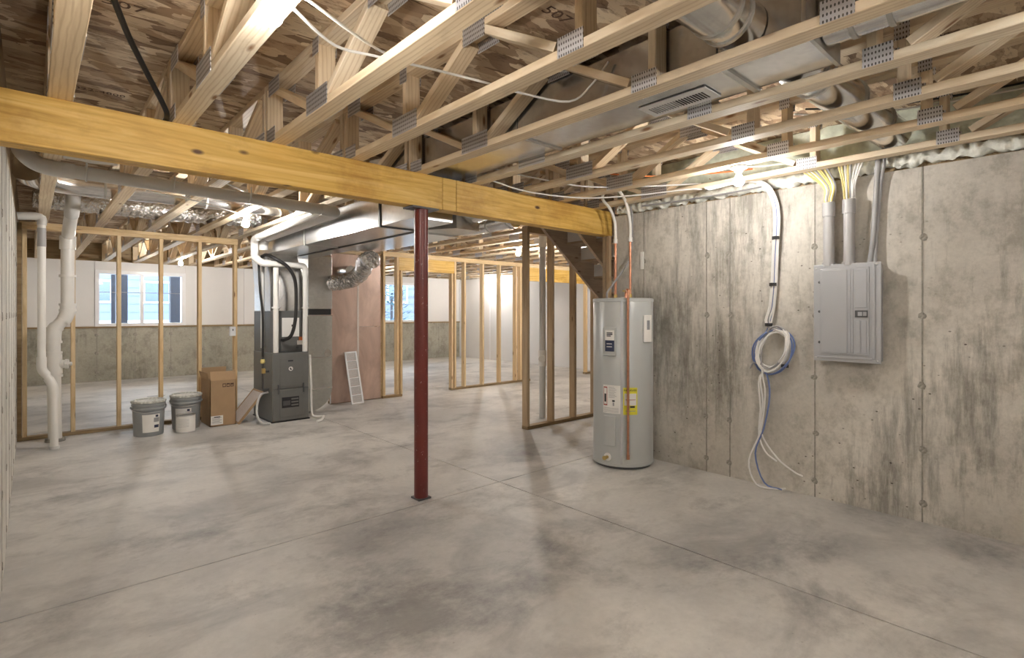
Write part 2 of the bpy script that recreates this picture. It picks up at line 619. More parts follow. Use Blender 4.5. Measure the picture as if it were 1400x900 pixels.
M['copper'] = plain('copper_pipe', (0.62, 0.30, 0.19), 0.3, 0.9, var=0.15, scale=25)
M['brass'] = plain('brass', (0.62, 0.46, 0.18), 0.35, 0.9)
M['panelgrey'] = plain('electrical_panel_grey', (0.40, 0.41, 0.43), 0.38, 0.1, var=0.02)
M['cable_w'] = plain('white_cable', (0.80, 0.79, 0.77), 0.4, var=0.02)
M['cable_b'] = plain('blue_cable', (0.14, 0.20, 0.42), 0.4)
M['cable_g'] = plain('grey_cable', (0.33, 0.33, 0.34), 0.45)
M['cable_y'] = plain('yellow_cable', (0.74, 0.62, 0.24), 0.45)
M['cable_o'] = plain('orange_cable', (0.80, 0.23, 0.06), 0.45)
M['foam'] = plain('pale_green_spray_foam', (0.62, 0.66, 0.55), 0.85, var=0.2, scale=14, bump=0.8)
M['batt'] = plain('white_foam_bead', (0.78, 0.79, 0.73), 0.85, var=0.12, scale=30, bump=0.7)
M['card'] = plain('brown_cardboard', (0.42, 0.285, 0.165), 0.8, var=0.05)
M['bucket'] = plain('grey_pail_plastic', (0.32, 0.34, 0.35), 0.38, var=0.05)
M['bucket_top'] = plain('paint_crusted_lid', (0.58, 0.585, 0.55), 0.6, var=0.35, scale=40)
M['tin'] = plain('tin_can_metal', (0.60, 0.60, 0.60), 0.3, 0.9)
M['glass'] = glass_mat()
M['porcelain'] = plain('white_porcelain', (0.85, 0.83, 0.78), 0.25, var=0.01)
M['bulb'] = emit('lit_bulb', (1.0, 0.955, 0.905), BULB)
M['bulb_dim'] = emit('lit_bulb_low_wattage', (1.0, 0.955, 0.905), BULB * 0.42)
M['filter'] = plain('filter_media', (0.62, 0.56, 0.52), 0.8, var=0.06, scale=50, bump=0.3)
M['mesh'] = plain('grille_backing', (0.50, 0.48, 0.47), 0.6, var=0.15, scale=80)
M['snow'] = plain('exterior_ground', (0.36, 0.40, 0.47), 0.8, var=0.05, scale=0.4)
M['deck'] = plain('deck_post_brown', (0.035, 0.033, 0.04), 0.7)
M['siding'] = plain('blue_siding', (0.15, 0.18, 0.235), 0.7, var=0.06, scale=1)
M['siding2'] = plain('grey_siding', (0.115, 0.135, 0.175), 0.7, var=0.06, scale=1)
M['roof'] = plain('asphalt_roof', (0.22, 0.24, 0.28), 0.9)
M['winglass'] = plain('dark_exterior_glass', (0.08, 0.11, 0.17), 0.1)
M['evergreen'] = plain('frosted_evergreen', (0.07, 0.12, 0.13), 0.9, var=0.5, scale=8)


def red_mat():
    t = NT('red_oxide_steel').set(rough=0.33)
    v = t.coords()
    c = t.ramp(t.noise(v, 2.5, 4), [(0.3, (0.135, 0.026, 0.022)), (0.7, (0.185, 0.036, 0.030))])
    sp = t.noise(t.coords((1, 1, 0.6)), 55, 4, 0.7)
    ch = t.ramp(sp, [(0.66, (0, 0, 0)), (0.69, (1, 1, 1))])
    s = t.n('ShaderNodeSeparateColor', i={0: ch})
    t.color(t.mix((s, 0), c, (0.50, 0.40, 0.36)))
    return t.m


M['red'] = red_mat()

# ---------------------------------------------------------------- sizes of the place (metres)
XL, XR, XE = -0.10, 4.22, 9.70        # left wall, right wall, end wall of the rear room
YB, YC, YF = -1.38, 3.16, 13.0        # back wall, corner by the stairs, far wall
ZW, ZB, ZT = 2.27, 2.325, 2.681       # wall top, truss bottom, underside of subfloor

# ---------------------------------------------------------------- setting
fl = struct(box('floor', (XL - .3, YB - .3, -0.14), (XE + .3, YF + .3, -0.012), M['gap']))
xs = [XL - .3, 2.745, 6.2, XE + .3]
ys = [YB - .3, 3.18, 7.9, YF + .3]
g = 0.0042
for i in range(3):
    for j in range(3):
        box('slab', (xs[i] + (g if i else 0), ys[j] + (g if j else 0), -0.012), (xs[i + 1] - g, ys[j + 1] - g, 0), M['floor'], fl, bevel=0.0012)

ce = struct(box('ceiling', (XL - .3, YB - .3, ZT + .019), (XE + .3, YF + .3, ZT + .1), M['gap']))
k = 0
y = YB - .3
row = 0
while y < YF + .3:
    y1 = min(y + 1.22, YF + .3)
    x = XL - .3 - (1.22 if row % 2 else 0)
    while x < XE + .3:
        x1 = min(x + 2.44, XE + .3)
        x0 = max(x, XL - .3)
        if x1 - x0 > 0.1:
            MB().box((x0 + .002, y + .002, ZT), (x1 - .002, y1 - .002, ZT + .018)).build('osb_panel', M['osb'], ce)
        x += 2.44
    y += 1.22
    row += 1


def wall(name, a, b, mat):
    return struct(box(name, a, b, mat))


def seams_y(w, X, side, ys_, zs, z1=ZW, z0=0.0, pr=.004):
    for yy in ys_:
        box('form_seam', (min(X, X + side * pr), yy - .004, z0), (max(X, X + side * pr), yy + .004, z1), M['seam'], w)
        for z in zs:
            if z < z1:
                for dy in (0, ):
                    b = MB()
                    b.lathe([(0.0, .004), (.010, .005), (.018, .003), (.023, 0)], (X, yy + dy + random.uniform(-.008, .008), z), (side, 0, 0), 9)
                    for v in b.bm.verts:
                        v.co.z += random.uniform(-.006, .006)
                        v.co.y *= 1
                    b.build('form_tie', M['tie'], w)


def seams_x(w, Y, xs_, zs, z1):
    for xx in xs_:
        box('form_seam', (xx - .005, Y - .004, 0), (xx + .005, Y, z1), M['seam'], w)
        for z in zs:
            if z < z1:
                MB().lathe([(0.0, .005), (.014, .006), (.028, .004), (.036, 0)], (xx, Y, z), (0, -1, 0), 8).build('form_tie', M['tie'], w)


ZS = (0.116, 0.462, 0.868, 1.317, 1.816)
wr = wall('wall_right', (XR, YB - .2, -.02), (XR + .2, YC, ZW), M['cwall'])
seams_y(wr, XR, -1, [-1.08, -.47, .145, .755, 1.381, 2.013, 2.215, 2.83], ZS)
wl = wall('wall_left', (XL - .2, YB - .2, -.02), (XL, YF + .2, ZW), M['cwall_l'])
seams_y(wl, XL, 1, [1.1, 1.71, 2.32, 2.93, 3.54, 4.15, 4.76, 5.37, 5.98, 6.59, 7.2, 8.6, 9.8, 11.0, 12.2], ZS, pr=.0012)
wb = wall('wall_back', (XL - .2, YB - .2, -.02), (XR + .2, YB, ZW), M['cwall'])
ws = wall('wall_stairwell', (XR + .2, YC - .2, -.02), (XE + .2, YC, ZT), M['cwall'])
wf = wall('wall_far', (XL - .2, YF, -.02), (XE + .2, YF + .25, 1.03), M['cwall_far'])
seams_x(wf, YF, [.35 + .61 * i for i in range(15)], (.18, .55, .9), 1.03)
box('ledge_plate', (XL, YF - .02, 1.03), (XE, YF + .16, 1.062), M['sill'], wf)
we = wall('wall_end', (XE, YC - .2, -.02), (XE + .2, YF + .2, ZT), M['cwall'])
y = YC + .02
while y < YF - .1:
    y1 = min(y + 1.2, YF - .002)
    box('wall_panel', (XE - .05, y, 0.0), (XE, y1 - .012, 2.30), M['white_panel'], we, bevel=.004)
    box('joint_batten', (XE - .056, y1 - .03, 0), (XE - .05, y1 + .02, 2.30), M['vinyl'], we)
    y += 1.2
# far wall upper part, white faced panels around the two windows
WIN = [(0.95, 2.43, 1.07, 2.14), (6.95, 8.43, 1.07, 2.14)]
x = XL
stops = [XL, .93, 2.45, 3.6, 4.8, 6.0, 6.93, 8.45, XE]
wu = struct(box('trim_1', (XL, YF + .20, 2.14), (XE, YF + .25, ZT), M['white_panel']))
for a, b in zip(stops, stops[1:]):
    w = next((q for q in WIN if abs(q[0] - .02 - a) < .01), None)
    if w:
        box('wall_panel', (a, YF + .02, 2.16), (b, YF + .20, 2.33), M['white_panel'], wu)
        box('wall_panel', (a, YF + .02, 1.06), (b, YF + .20, w[2] - .0), M['white_panel'], wu)
    else:
        box('wall_panel', (a + .002, YF + .02, 1.062), (b - .002, YF + .20, 2.33), M['white_panel'], wu, bevel=.004)
# rim boards and sill plates on top of the walls
rt = struct(box('trim_2', (XL - .2, YB - .2, ZW), (XL - .002, YF + .2, ZT), M['sill']))
struct(box('trim_3', (XR + .05, YB - .2, ZW), (XR + .2, YC, ZT), M['sill']))
struct(box('trim_4', (XL, YB - .2, ZW), (XR + .05, YB - .05, ZT), M['sill']))
struct(box('trim_5', (XL, YF + .02, 2.33), (XE, YF + .19, ZT), M['sill']))

for n, (x0, x1, z0, z1) in enumerate(WIN):
    wi = mk('window_%d' % (n + 1), None, Matrix.Translation(((x0 + x1) / 2, YF + .1, z0)))
    wi['kind'] = 'structure'
    f = .05
    b = MB()
    b.box((x0 - .02, YF, z0 - .02), (x1 + .02, YF + .18, z0 + f))
    b.box((x0 - .02, YF, z1 - f), (x1 + .02, YF + .18, z1 + .02))
    b.box((x0 - .02, YF, z0 + f), (x0 + f, YF + .18, z1 - f))
    b.box((x1 - f, YF, z0 + f), (x1 + .02, YF + .18, z1 - f))
    b.build('window_frame', M['vinyl'], wi, bevel=.004)
    xm = (x0 + x1) / 2
    box('meeting_rail', (xm - .03, YF + .06, z0 + f), (xm + .03, YF + .12, z1 - f), M['vinyl'], wi, bevel=.003)
    box('window_pane', (x0 + f, YF + .085, z0 + f), (xm - .03, YF + .093, z1 - f), M['glass'], wi)
    box('window_pane', (xm + .03, YF + .085, z0 + f), (x1 - f, YF + .093, z1 - f), M['glass'], wi)
    zz = z0 + (z1 - z0) * .62
    for a, bb in ((x0 + f, xm - .03), (xm + .03, x1 - f)):
        box('glazing_bar', (a, YF + .078, zz - .006), (bb, YF + .1, zz + .006), M['cable_g'], wi)
    pl = bpy.data.lights.new('window_portal', 'AREA')
    pl.shape = 'RECTANGLE'
    pl.size = x1 - x0
    pl.size_y = z1 - z0
    pl.cycles.is_portal = True
    po = bpy.data.objects.new('window_portal', pl)
    COL.objects.link(po)
    po.location = (xm, YF + .22, (z0 + z1) / 2)
    po.rotation_euler = (R(-90), 0, 0)

# outside the windows
gr = struct(box('exterior_ground', (-30, YF + .26, .55), (50, 80, .85), M['snow']))


def house(x0, y0, w, d, h, mat, label):
    t = thing('neighbour_house', (x0 + w / 2, y0, .85), label, 'house')
    box('house_wall', (x0, y0, .85), (x0 + w, y0 + d, .85 + h), mat, t)
    MB().prism([(x0 - .4, .85 + h), (x0 + w + .4, .85 + h), (x0 + w / 2, .85 + h + w * .3)], y0 - .4, y0 + d, 'Y').build('roof', M['roof'], t)
    for i in range(3):
        for z in (1.9, 4.6):
            if z + 1.3 < .85 + h:
                xx = x0 + w * (.12 + .3 * i)
                fr = box('window_frame', (xx, y0 - .06, z), (xx + 1.5, y0, z + 1.4), M['vinyl'], t)
                box('pane', (xx + .12, y0 - .09, z + .12), (xx + 1.38, y0 - .06, z + 1.28), M['winglass'], fr)
    for z in [.85 + .5 * i for i in range(1, int(h / .5))]:
        box('siding_course', (x0, y0 - .03, z), (x0 + w, y0, z + .03), mat, t)
    return t


house(-2, 40, 10, 8, 5.5, M['siding'], 'pale blue house seen outside the left far window')
house(15.5, 30, 9, 8, 6.2, M['siding2'], 'grey-blue house seen outside the far window behind the red column')
for nm, xx, lab in (('deck_post', 1.47, 'dark deck post outside left half of the left far window'), ('deck_post', 2.46, 'dark deck post outside right half of the left far window')):
    t = thing(nm, (xx, 14.2, .85), lab, 'post')
    box('post_shaft', (xx - .1, 14.1, .85), (xx + .1, 14.3, 3.4), M['deck'], t, bevel=.008)
    box('post_base', (xx - .13, 14.07, .85), (xx + .13, 14.33, .92), M['darkgrey'], t)
t = thing('deck_stair', (1.2, 14.6, .85), 'dark deck stair slanting outside the left far window', 'stairs')
MB().prism([(.55, 1.72), (1.45, 2.45), (1.45, 2.75), (.55, 2.02)], 14.55, 14.6, 'Y').build('stringer', M['deck'], t)
for xx in (.62, 1.38):
    box('stair_post', (xx - .05, 14.6, .85), (xx + .05, 14.7, 1.85 + (xx - .62) * .8), M['deck'], t)
for i in range(5):
    box('step', (.6 + .18 * i, 14.5, 2.02 + .146 * i), (.82 + .18 * i, 15.3, 2.05 + .146 * i), M['deck'], t)
t = thing('snowy_shrub', (9.6, 17, .85), 'frosted shrub outside the far window behind the red column', 'shrub')
b = MB()
for i in range(260):
    a, rr, z = random.uniform(0, 6.28), random.uniform(0, 1) ** .5 * .9, random.uniform(0, 1.5)
    p = Vector((9.6 + math.cos(a) * rr * (1.7 - z) * .8, 17 + math.sin(a) * rr * (1.7 - z) * .8, .85 + z))
    d = Vector((math.cos(a), math.sin(a), random.uniform(-.2, .6))) * .22
    s = d.cross(Vector((0, 0, 1))).normalized() * .06
    vs = [b.bm.verts.new(p + q) for q in (-s, s, d)]
    b.bm.faces.new(vs)
b.build('foliage', M['evergreen'], t)
MB().tube([(9.6, 17, .85), (9.6, 17, 1.9)], .05, 6, 1).build('trunk', M['deck'], t)

# ---------------------------------------------------------------- beam and column
bt = thing('support_beam', (2.08, 3.28, 2.09), 'long yellow built-up wooden beam crossing the room on the red column', 'beam')
for a, b_ in ((XL, 2.232), (2.238, 2.357), (2.363, 4.255)):
    board('ply', (a, 3.239, 2.2075), (b_, 3.239, 2.2075), .235, .038, M['beam'], bt, (0, 0, 1))
board('ply', (XL, 3.2775, 2.2075), (4.255, 3.2775, 2.2075), .235, .037, M['beam'], bt, (0, 0, 1))
board('ply', (XL, 3.316, 2.2075), (4.255, 3.316, 2.2075), .235, .038, M['beam'], bt, (0, 0, 1))

ct = thing('steel_column', (2.09, 3.28, 0), 'dark red steel post holding up the yellow beam', 'column')
MB().cyl((2.09, 3.28, .012), (2.09, 3.28, 2.078), .05, 32).build('shaft', M['red'], ct, smooth=True)
box('base_plate', (2.038, 3.228, 0), (2.142, 3.332, .012), M['darkgrey'], ct)
b = MB().box((1.98, 3.215, 2.078), (2.20, 3.345, 2.09))
b.build('cap_plate', M['darkgrey'], ct)
MB().cyl((2.09, 3.28, .012), (2.09, 3.28, .06), .032, 16).build('screw_jack', M['darkgrey'], ct)
pt = thing('beam_post', (4.262, 3.28, 0), 'wooden post under the right end of the yellow beam behind the water heater', 'post')
for i in range(2):
    board('stud', (4.24, 3.25 + .045 * i, 0.0), (4.24, 3.25 + .045 * i, 2.09), .089 if 0 else .038, .04, M['greywood'], pt, (1, 0, 0))

# ---------------------------------------------------------------- floor trusses
CX = [0.105 + 0.4875 * i for i in range(20)]
ZI0, ZI1 = ZB + .038, ZT - .038


def plate(x, y, z, ly, lz, parent):
    for s in (-1, 1):
        key = ('plate', ly, lz)
        me = _cache.get(key)
        if me is None:
            b = MB().box((-.0012, -ly / 2, -lz / 2), (.0012, ly / 2, lz / 2))
            bmesh.ops.recalc_face_normals(b.bm, faces=b.bm.faces)
            me = bpy.data.meshes.new('connector_plate')
            b.bm.to_mesh(me)
            b.bm.free()
            me.materials.append(M['plate'])
            _cache[key] = me
        mk('connector_plate', me, Matrix.Translation((x + s * (.0445 + .0012), y, z)), parent)


def truss(x, y0, y1, webs, plates, label, group):
    t = thing('floor_truss', (x, (y0 + y1) / 2, ZB), label, 'truss', group)
    board('bottom_chord', (x, y0, ZB + .019), (x, y1, ZB + .019), .089, .038, M['wood'], t)
    board('top_chord', (x, y0, ZT - .019), (x, y1, ZT - .019), .089, .038, M['wood'], t)
    for a, b_ in webs:
        if y0 - .01 <= min(a, b_) and max(a, b_) <= y1 + .01:
            e = .016 if abs(a - b_) > .05 else 0
            p0, p1 = Vector((x, a, ZI0 + e)), Vector((x, b_, ZI1 - e))
            board('web', p0, p1, .089, .038, M['wood'], t)
    for y, z, ly, lz in plates:
        if y0 <= y <= y1:
            plate(x, y, z, ly, lz, t)
    return t


zb_, zt_ = ZB + .064, ZT - .064
near_webs = [(3.30, 3.30), (2.68, 3.20), (2.56, 2.56), (2.46, 2.02), (1.43, 1.87), (1.31, 1.31), (.61, .61), (.49, .05), (-.54, -.09),
             (-.64, -.64), (-.75, -1.2), (-1.32, -1.32)]
zq = ZB + .04
near_pl = [(3.22, zq, .14, .08), (2.56, ZB + .052, .25, .10), (1.35, zq, .13, .078), (.59, zq, .105, .078), (-.64, zq, .2, .08),
           (3.17, ZT - .045, .17, .085), (2.57, ZT - .04, .07, .08), (1.945, ZT - .045, .16, .085), (1.31, ZT - .04, .06, .075), (.61, ZT - .04, .06, .075), (-.02, ZT - .045, .16, .085)]
ORD = ['first', 'second', 'third', 'fourth', 'fifth', 'sixth', 'seventh', 'eighth', 'ninth', 'tenth', 'eleventh', 'twelfth', 'thirteenth',
       'fourteenth', 'fifteenth', 'sixteenth', 'seventeenth', 'eighteenth', 'nineteenth', 'twentieth']
for i in range(9):
    lab = 'pale wooden floor truss, %s from the left wall in front of the yellow beam' % ORD[i]
    if i == 8:
        lab = 'pale wooden floor truss closest to the right concrete wall above the electrical panel'
    truss(CX[i], YB + .04, 3.325, near_webs, near_pl, lab, 'floor trusses over the near bay')
far_b = [4.1, 5.4, 7.4, 8.6, 9.8, 11.0, 12.2]
far_webs = [(3.36, 3.36), (4.0, 3.45), (4.47, 4.47), (4.1, 4.1), (4.2, 4.68), (5.3, 4.82), (5.4, 5.4), (7.4, 7.4), (12.96, 12.96)]
zt_, zb_ = ZT - .045, ZB + .045
far_pl = [(3.42, zb_, .16, .088), (4.1, zb_, .2, .088), (4.75, zt_, .16, .088), (5.4, zb_, .2, .088), (7.4, zb_, .2, .088)]
for q in (7.4, 8.6, 9.8, 11.0):
    far_webs += [(q + .1, q + .53), (q + 1.1, q + .67), (q + 1.2, q + 1.2)]
    far_pl += [(q + .6, zt_, .16, .088), (q + 1.2, zb_, .2, .088)]
for i in range(20):
    y0 = 3.335 if CX[i] < 4.2 else 4.45
    side = 'from the left wall behind the yellow beam' if i < 10 else 'from the left wall over the rear room beyond the stairs'
    truss(CX[i], y0, YF, far_webs, far_pl, 'wooden floor truss, %s %s' % (ORD[i], side), 'floor trusses over the rear room')

# ---------------------------------------------------------------- stud partitions
ZP = 2.287


def studwall(name, loc, label, Y, x0, x1, studs, top=(2.211, ZP), mat='stud', bottom=True, headers=(), botmat='sill', btm_ranges=None, ztop=None):
    t = thing(name, loc, label, 'stud wall', 'stud partitions')
    z0 = .038
    for a, b_ in (btm_ranges or [(x0, x1)]):
        board('bottom_plate', (a, Y, .019), (b_, Y, .019), .089, .038, M[botmat], t, (0, 1, 0))
    zt = top[0]
    board('top_plate', (x0, Y, zt + .019), (x1, Y, zt + .019), .089, .038, M[mat], t, (0, 1, 0))
    if top[1] - top[0] > .05:
        board('top_plate', (x0, Y, zt + .057), (x1, Y, zt + .057), .089, .038, M[mat], t, (0, 1, 0))
    for s in studs:
        if isinstance(s, tuple):
            board('stud', (s[0], Y, s[1]), (s[0], Y, s[2]), .089, .038, M[mat], t, (0, 1, 0))
        else:
            board('stud', (s, Y, z0), (s, Y, zt), .089, .038, M[mat], t, (0, 1, 0))
    for a, b_, h0, h1 in headers:
        board('header', (a, Y - .02, (h0 + h1) / 2), (b_, Y - .02, (h0 + h1) / 2), h1 - h0, .038, M['beam'], t, (0, 0, 1))
    return t


lw = studwall('stud_partition', (1, 7.5, 0), 'open stud wall at left, in front of the left far window', 7.545, -.08, 2.0,
              [-.04, .35, .756, 1.163, 1.569, 1.976])
box('batten', (-.098, 7.5, .0), (-.062, 7.59, 2.27), M['sill'], lw)
mw = studwall('stud_partition', (5.5, 7.5, 0), 'open stud wall in the middle with a doorway header, behind the red column', 7.495, 4.06, 7.12,
              [4.08, 4.32, (4.385, .038, 2.0), (5.38, 0.038, 2.0), 5.44, 5.65, 6.06, 6.463, 6.87, 6.99, 7.09],
              headers=[(4.345, 5.42, 2.005, 2.21)], btm_ranges=[(4.06, 4.40), (5.36, 7.12)])
rw = studwall('stud_partition', (8.0, 7.5, 0), 'stud wall with wide header seen beneath the staircase in the rear room', 7.495, 7.16, 9.64,
              [(7.2, .038, 1.95), (8.95, .038, 1.95), 9.2, 9.55], headers=[(7.18, 8.97, 1.95, 2.211)], btm_ranges=[(7.16, 7.24), (8.92, 9.64)])
sw_ = studwall('stud_partition', (5.8, 4.4, 0), 'short stud wall beside the staircase, with its end stud near the water heater', 4.405, 4.19, 7.2,
               [4.21, 4.62, 5.02, 5.43, 5.83, 6.24, 6.64, 7.05], top=(2.249, 2.325), mat='greywood')

# sheathed partition with copper coloured panels
pp = thing('sheathed_partition', (3.65, 7.5, 0), 'copper coloured perforated panels on a wall right of the furnace duct', 'partition')
for s in (3.27, 3.65, 4.0):
    board('stud', (s, 7.545, .038), (s, 7.545, 2.211), .089, .038, M['stud'], pp, (0, 1, 0))
board('bottom_plate', (3.24, 7.545, .019), (4.05, 7.545, .019), .089, .038, M['sill'], pp, (0, 1, 0))
board('top_plate', (3.24, 7.545, 2.23), (4.05, 7.545, 2.23), .089, .038, M['stud'], pp, (0, 1, 0))
for a, b_, z0, z1 in ((3.24, 3.655, .01, 2.20), (3.668, 4.035, .01, 1.12), (3.668, 4.035, 1.125, 2.20)):
    box('panel', (a, 7.486, z0), (b_, 7.499, z1), M['copperpanel'], pp, bevel=.003)
box('seam_tape', (3.645, 7.482, .01), (3.675, 7.486, 2.2), M['filter'], pp)
box('corner_strip', (4.035, 7.484, .01), (4.05, 7.5, 2.2), M['stud'], pp)
box('corner_strip', (3.225, 7.484, .01), (3.24, 7.5, 2.2), M['vinyl'], pp)

# ---------------------------------------------------------------- staircase
st = thing('staircase', (5.6, 3.85, 0), 'dark wooden staircase going down behind the yellow beam, seen from beneath', 'stairs')
slope = .77
run, rise = .25, .1925


def zund(x):
    return 2.27 - slope * (x - 4.40)


XS = 4.02
n = 13
for Y in (3.42, 3.85, 4.29):
    top = []
    for k in range(n):
        xa = XS + run * k
        zk = zund(XS) + .16 - rise * k
        top += [(xa, zk), (xa + run, zk)]
    xe = XS + run * n
    low = [(xe, max(0, top[-1][1] - rise)), (xe, 0.0), (4.40 + 2.27 / slope, 0.0), (XS, zund(XS))]
    low = [(XS + run * n, 0.0), (4.40 + 2.27 / slope - .1, 0.0)] if top[-1][1] > 0 else []
    poly = [p for p in top if p[1] > 0] + [(max(p[0] for p in top if p[1] > 0), 0.0), (7.34, 0.0), (XS, min(zund(XS), 2.57))]
    # keep outline simple and ordered
    poly = [(a, min(b, 2.66)) for a, b in poly]
    b = MB()
    b.prism(poly, Y - .019, Y + .019, 'Y')
    b.build('stringer', M['stairwood'], st)
for k in range(n):
    xa = XS + run * k
    zk = zund(XS) + .16 - rise * k
    if zk + .03 > 2.67 or zk < .1:
        continue
    board('tread', (xa + run / 2 + .01, 3.40, zk + .015), (xa + run / 2 + .01, 4.31, zk + .015), run + .03, .03, M['stairwood'], st, (1, 0, 0))
    board('riser', (xa + run + .01, 3.40, zk - rise / 2 + .0), (xa + run + .01, 4.31, zk - rise / 2), rise - .03, .018, M['white_panel'], st, (0, 0, 1))

# ---------------------------------------------------------------- lamps
LAMPS = [(0.53, 1.65, 'bare lit bulb at the top edge, under the second truss from the left wall'),
         (3.545, 1.63, 'bare lit bulb in white lampholder near the electrical panel'),
         (1.60, 5.73, 'bare lit bulb above the left end of the furnace vent pipes'),
         (2.03, 11.2, 'bare lit bulb in front of the left far window'),
         (5.45, 5.87, 'bare lit bulb behind the yellow beam, left of the stair wall'),
         (9.30, 11.2, 'bare lit bulb farthest away, seen through the middle stud wall'),
         (1.60, -1.05, 'added bare fill bulb behind the camera, out of view'),  # extra bulb added out of view to brighten the near bay
         (7.90, 5.85, 'added unseen fill bulb over the rear room past the stairs'),  # added fill for the rear room, hidden by the right wall
         (5.47, 11.2, 'added unseen fill bulb behind the copper coloured panels')]  # likewise added to even out the far end, hidden from the camera
for x, y, lab in LAMPS:
    t = thing('bare_bulb_lamp', (x, y, ZB), lab, 'lamp', 'bare bulb lamps under the trusses')
    MB().lathe([(0, 0), (.052, 0), (.056, -.012), (.045, -.02), (.026, -.028), (.024, -.036), (0, -.036)], (x, y, ZB), (0, 0, 1), 20).build('lampholder', M['porcelain'], t, smooth=True)
    z = ZB - .036
    MB().lathe([(.013, 0), (.014, -.018), (.022, -.032), (.031, -.05), (.034, -.066), (.030, -.083), (.018, -.095), (0, -.1)], (x, y, z), (0, 0, 1), 12).build('bulb', M['bulb_dim' if (0 < y < 2) else 'bulb'], t, smooth=True)

# ---------------------------------------------------------------- main ducts
md = thing('supply_duct', (2.31, 2.3, 2.37), 'rectangular galvanized duct between trusses with a white register, over the near bay', 'duct')
DX0, DX1, DZ0, DZ1 = 2.112, 2.487, 2.372, 2.60
y = .73
for a, b_ in ((.73, 1.06), (1.066, 2.28), (2.286, 3.9)):
    box('duct_section', (DX0, a, DZ0), (DX1, b_, DZ1), M['galv'], md, bevel=.003)
box('drive_cleat', (DX0 - .0, 1.05, DZ0 - .012), (DX1 + .02, 1.075, DZ0), M['galv_d'], md)
box('drive_cleat', (DX0 - .0, 2.27, DZ0 - .008), (DX1, 2.296, DZ0), M['galv_d'], md)
b = MB()
b.box((DX0 - .006, .72, DZ0 - .006), (DX1 + .006, .735, DZ1))
b.build('end_cap', M['galv_d'], md)
rg = box('register', (2.27, 1.20, DZ0 - .010), (2.43, 1.56, DZ0 - .002), M['vinyl'], md, bevel=.003, label='white slotted register')
for i in range(20):
    yy = 1.235 + i * .0148
    box('louver', (2.31, yy, DZ0 - .0125), (2.39, yy + .006, DZ0 - .010), M['cable_g'] if i > 9 else M['ink'], rg)

tk = thing('supply_main_duct', (2.32, 5.5, 2.05), 'long shiny rectangular trunk duct running from behind the beam to the furnace', 'duct')
TX0, TX1 = 2.14, 2.50
for a, b_ in ((3.46, 3.98), (3.985, 5.6), (5.605, 7.42)):
    box('duct_section', (TX0, a, 2.05), (TX1, b_, 2.318), M['galv'], tk, bevel=.003)
for yy in (3.98, 5.60):
    b = MB()
    b.box((TX0 - .008, yy - .012, 2.042), (TX1, yy + .012, 2.05))
    b.box((TX0 - .008, yy - .012, 2.05), (TX0, yy + .012, 2.318))
    b.build('drive_cleat', M['darkgrey'] if yy < 5 else M['galv_d'], tk)
box('duct_riser', (TX0 + .01, 3.50, 2.318), (TX1 - .01, 3.88, 2.371), M['galv'], tk)
rt2 = thing('return_main_duct', (2.8, 5.0, 2.05), 'wide return duct beside the supply trunk, partly hidden by the red column', 'duct')
box('duct_section', (2.535, 4.1, 2.05), (3.03, 5.75, 2.318), M['galv'], rt2, bevel=.003)
box('duct_section', (2.535, 5.755, 2.05), (2.75, 7.085, 2.318), M['galv'], rt2, bevel=.003)
box('insulation_strip', (2.502, 3.9, 2.044), (2.533, 6.75, 2.058), M['black'], rt2)
MB().prism([(2.535, 4.1), (3.03, 4.1), (3.0, 3.75), (2.75, 3.75)], 2.07, 2.318, 'Z').build('transition', M['galv_d'], rt2)
pd = thing('round_duct', (2.92, 3.9, 2.2), 'round metal duct under the far trusses just right of the red column', 'duct')
MB().cyl((2.90, 3.72, 2.21), (2.84, 3.40, 2.21), .09, 24).build('duct_pipe', M['galv_s'], pd, smooth=True)
b = MB().tube([(3.04, 4.6, 2.22), (3.25, 4.58, 2.22), (3.38, 4.4, 2.22), (3.4, 4.1, 2.22), (3.4, 3.7, 2.225)], .085, 20, 5)
b.build('duct_elbow', M['galv_s'], pd, smooth=True)
for yy in (3.75, 4.05):
    MB().tube([(3.4, yy, 2.222), (3.4, yy + .02, 2.222)], .089, 20, 1).build('crimp_ring', M['galv_d'], pd, smooth=True)

# round branch ducts of the near bay
def round_duct(pts, r, label, rings=(), k=5, nm='round_duct', mat='galv_s', name2='duct_pipe'):
    c = sum((Vector(p) for p in pts), Vector()) / len(pts)
    t = thing(nm, c, label, 'duct', 'round branch ducts')
    MB().tube(pts, r, 24, k).build(name2, M[mat], t, smooth=True)
    for p, d in rings:
        p, d = Vector(p), Vector(d).normalized()
        MB().tube([p - d * .009, p + d * .009], r + .006, 24, 1).build('crimp_ring', M['galv_d'], t, smooth=True)
    return t


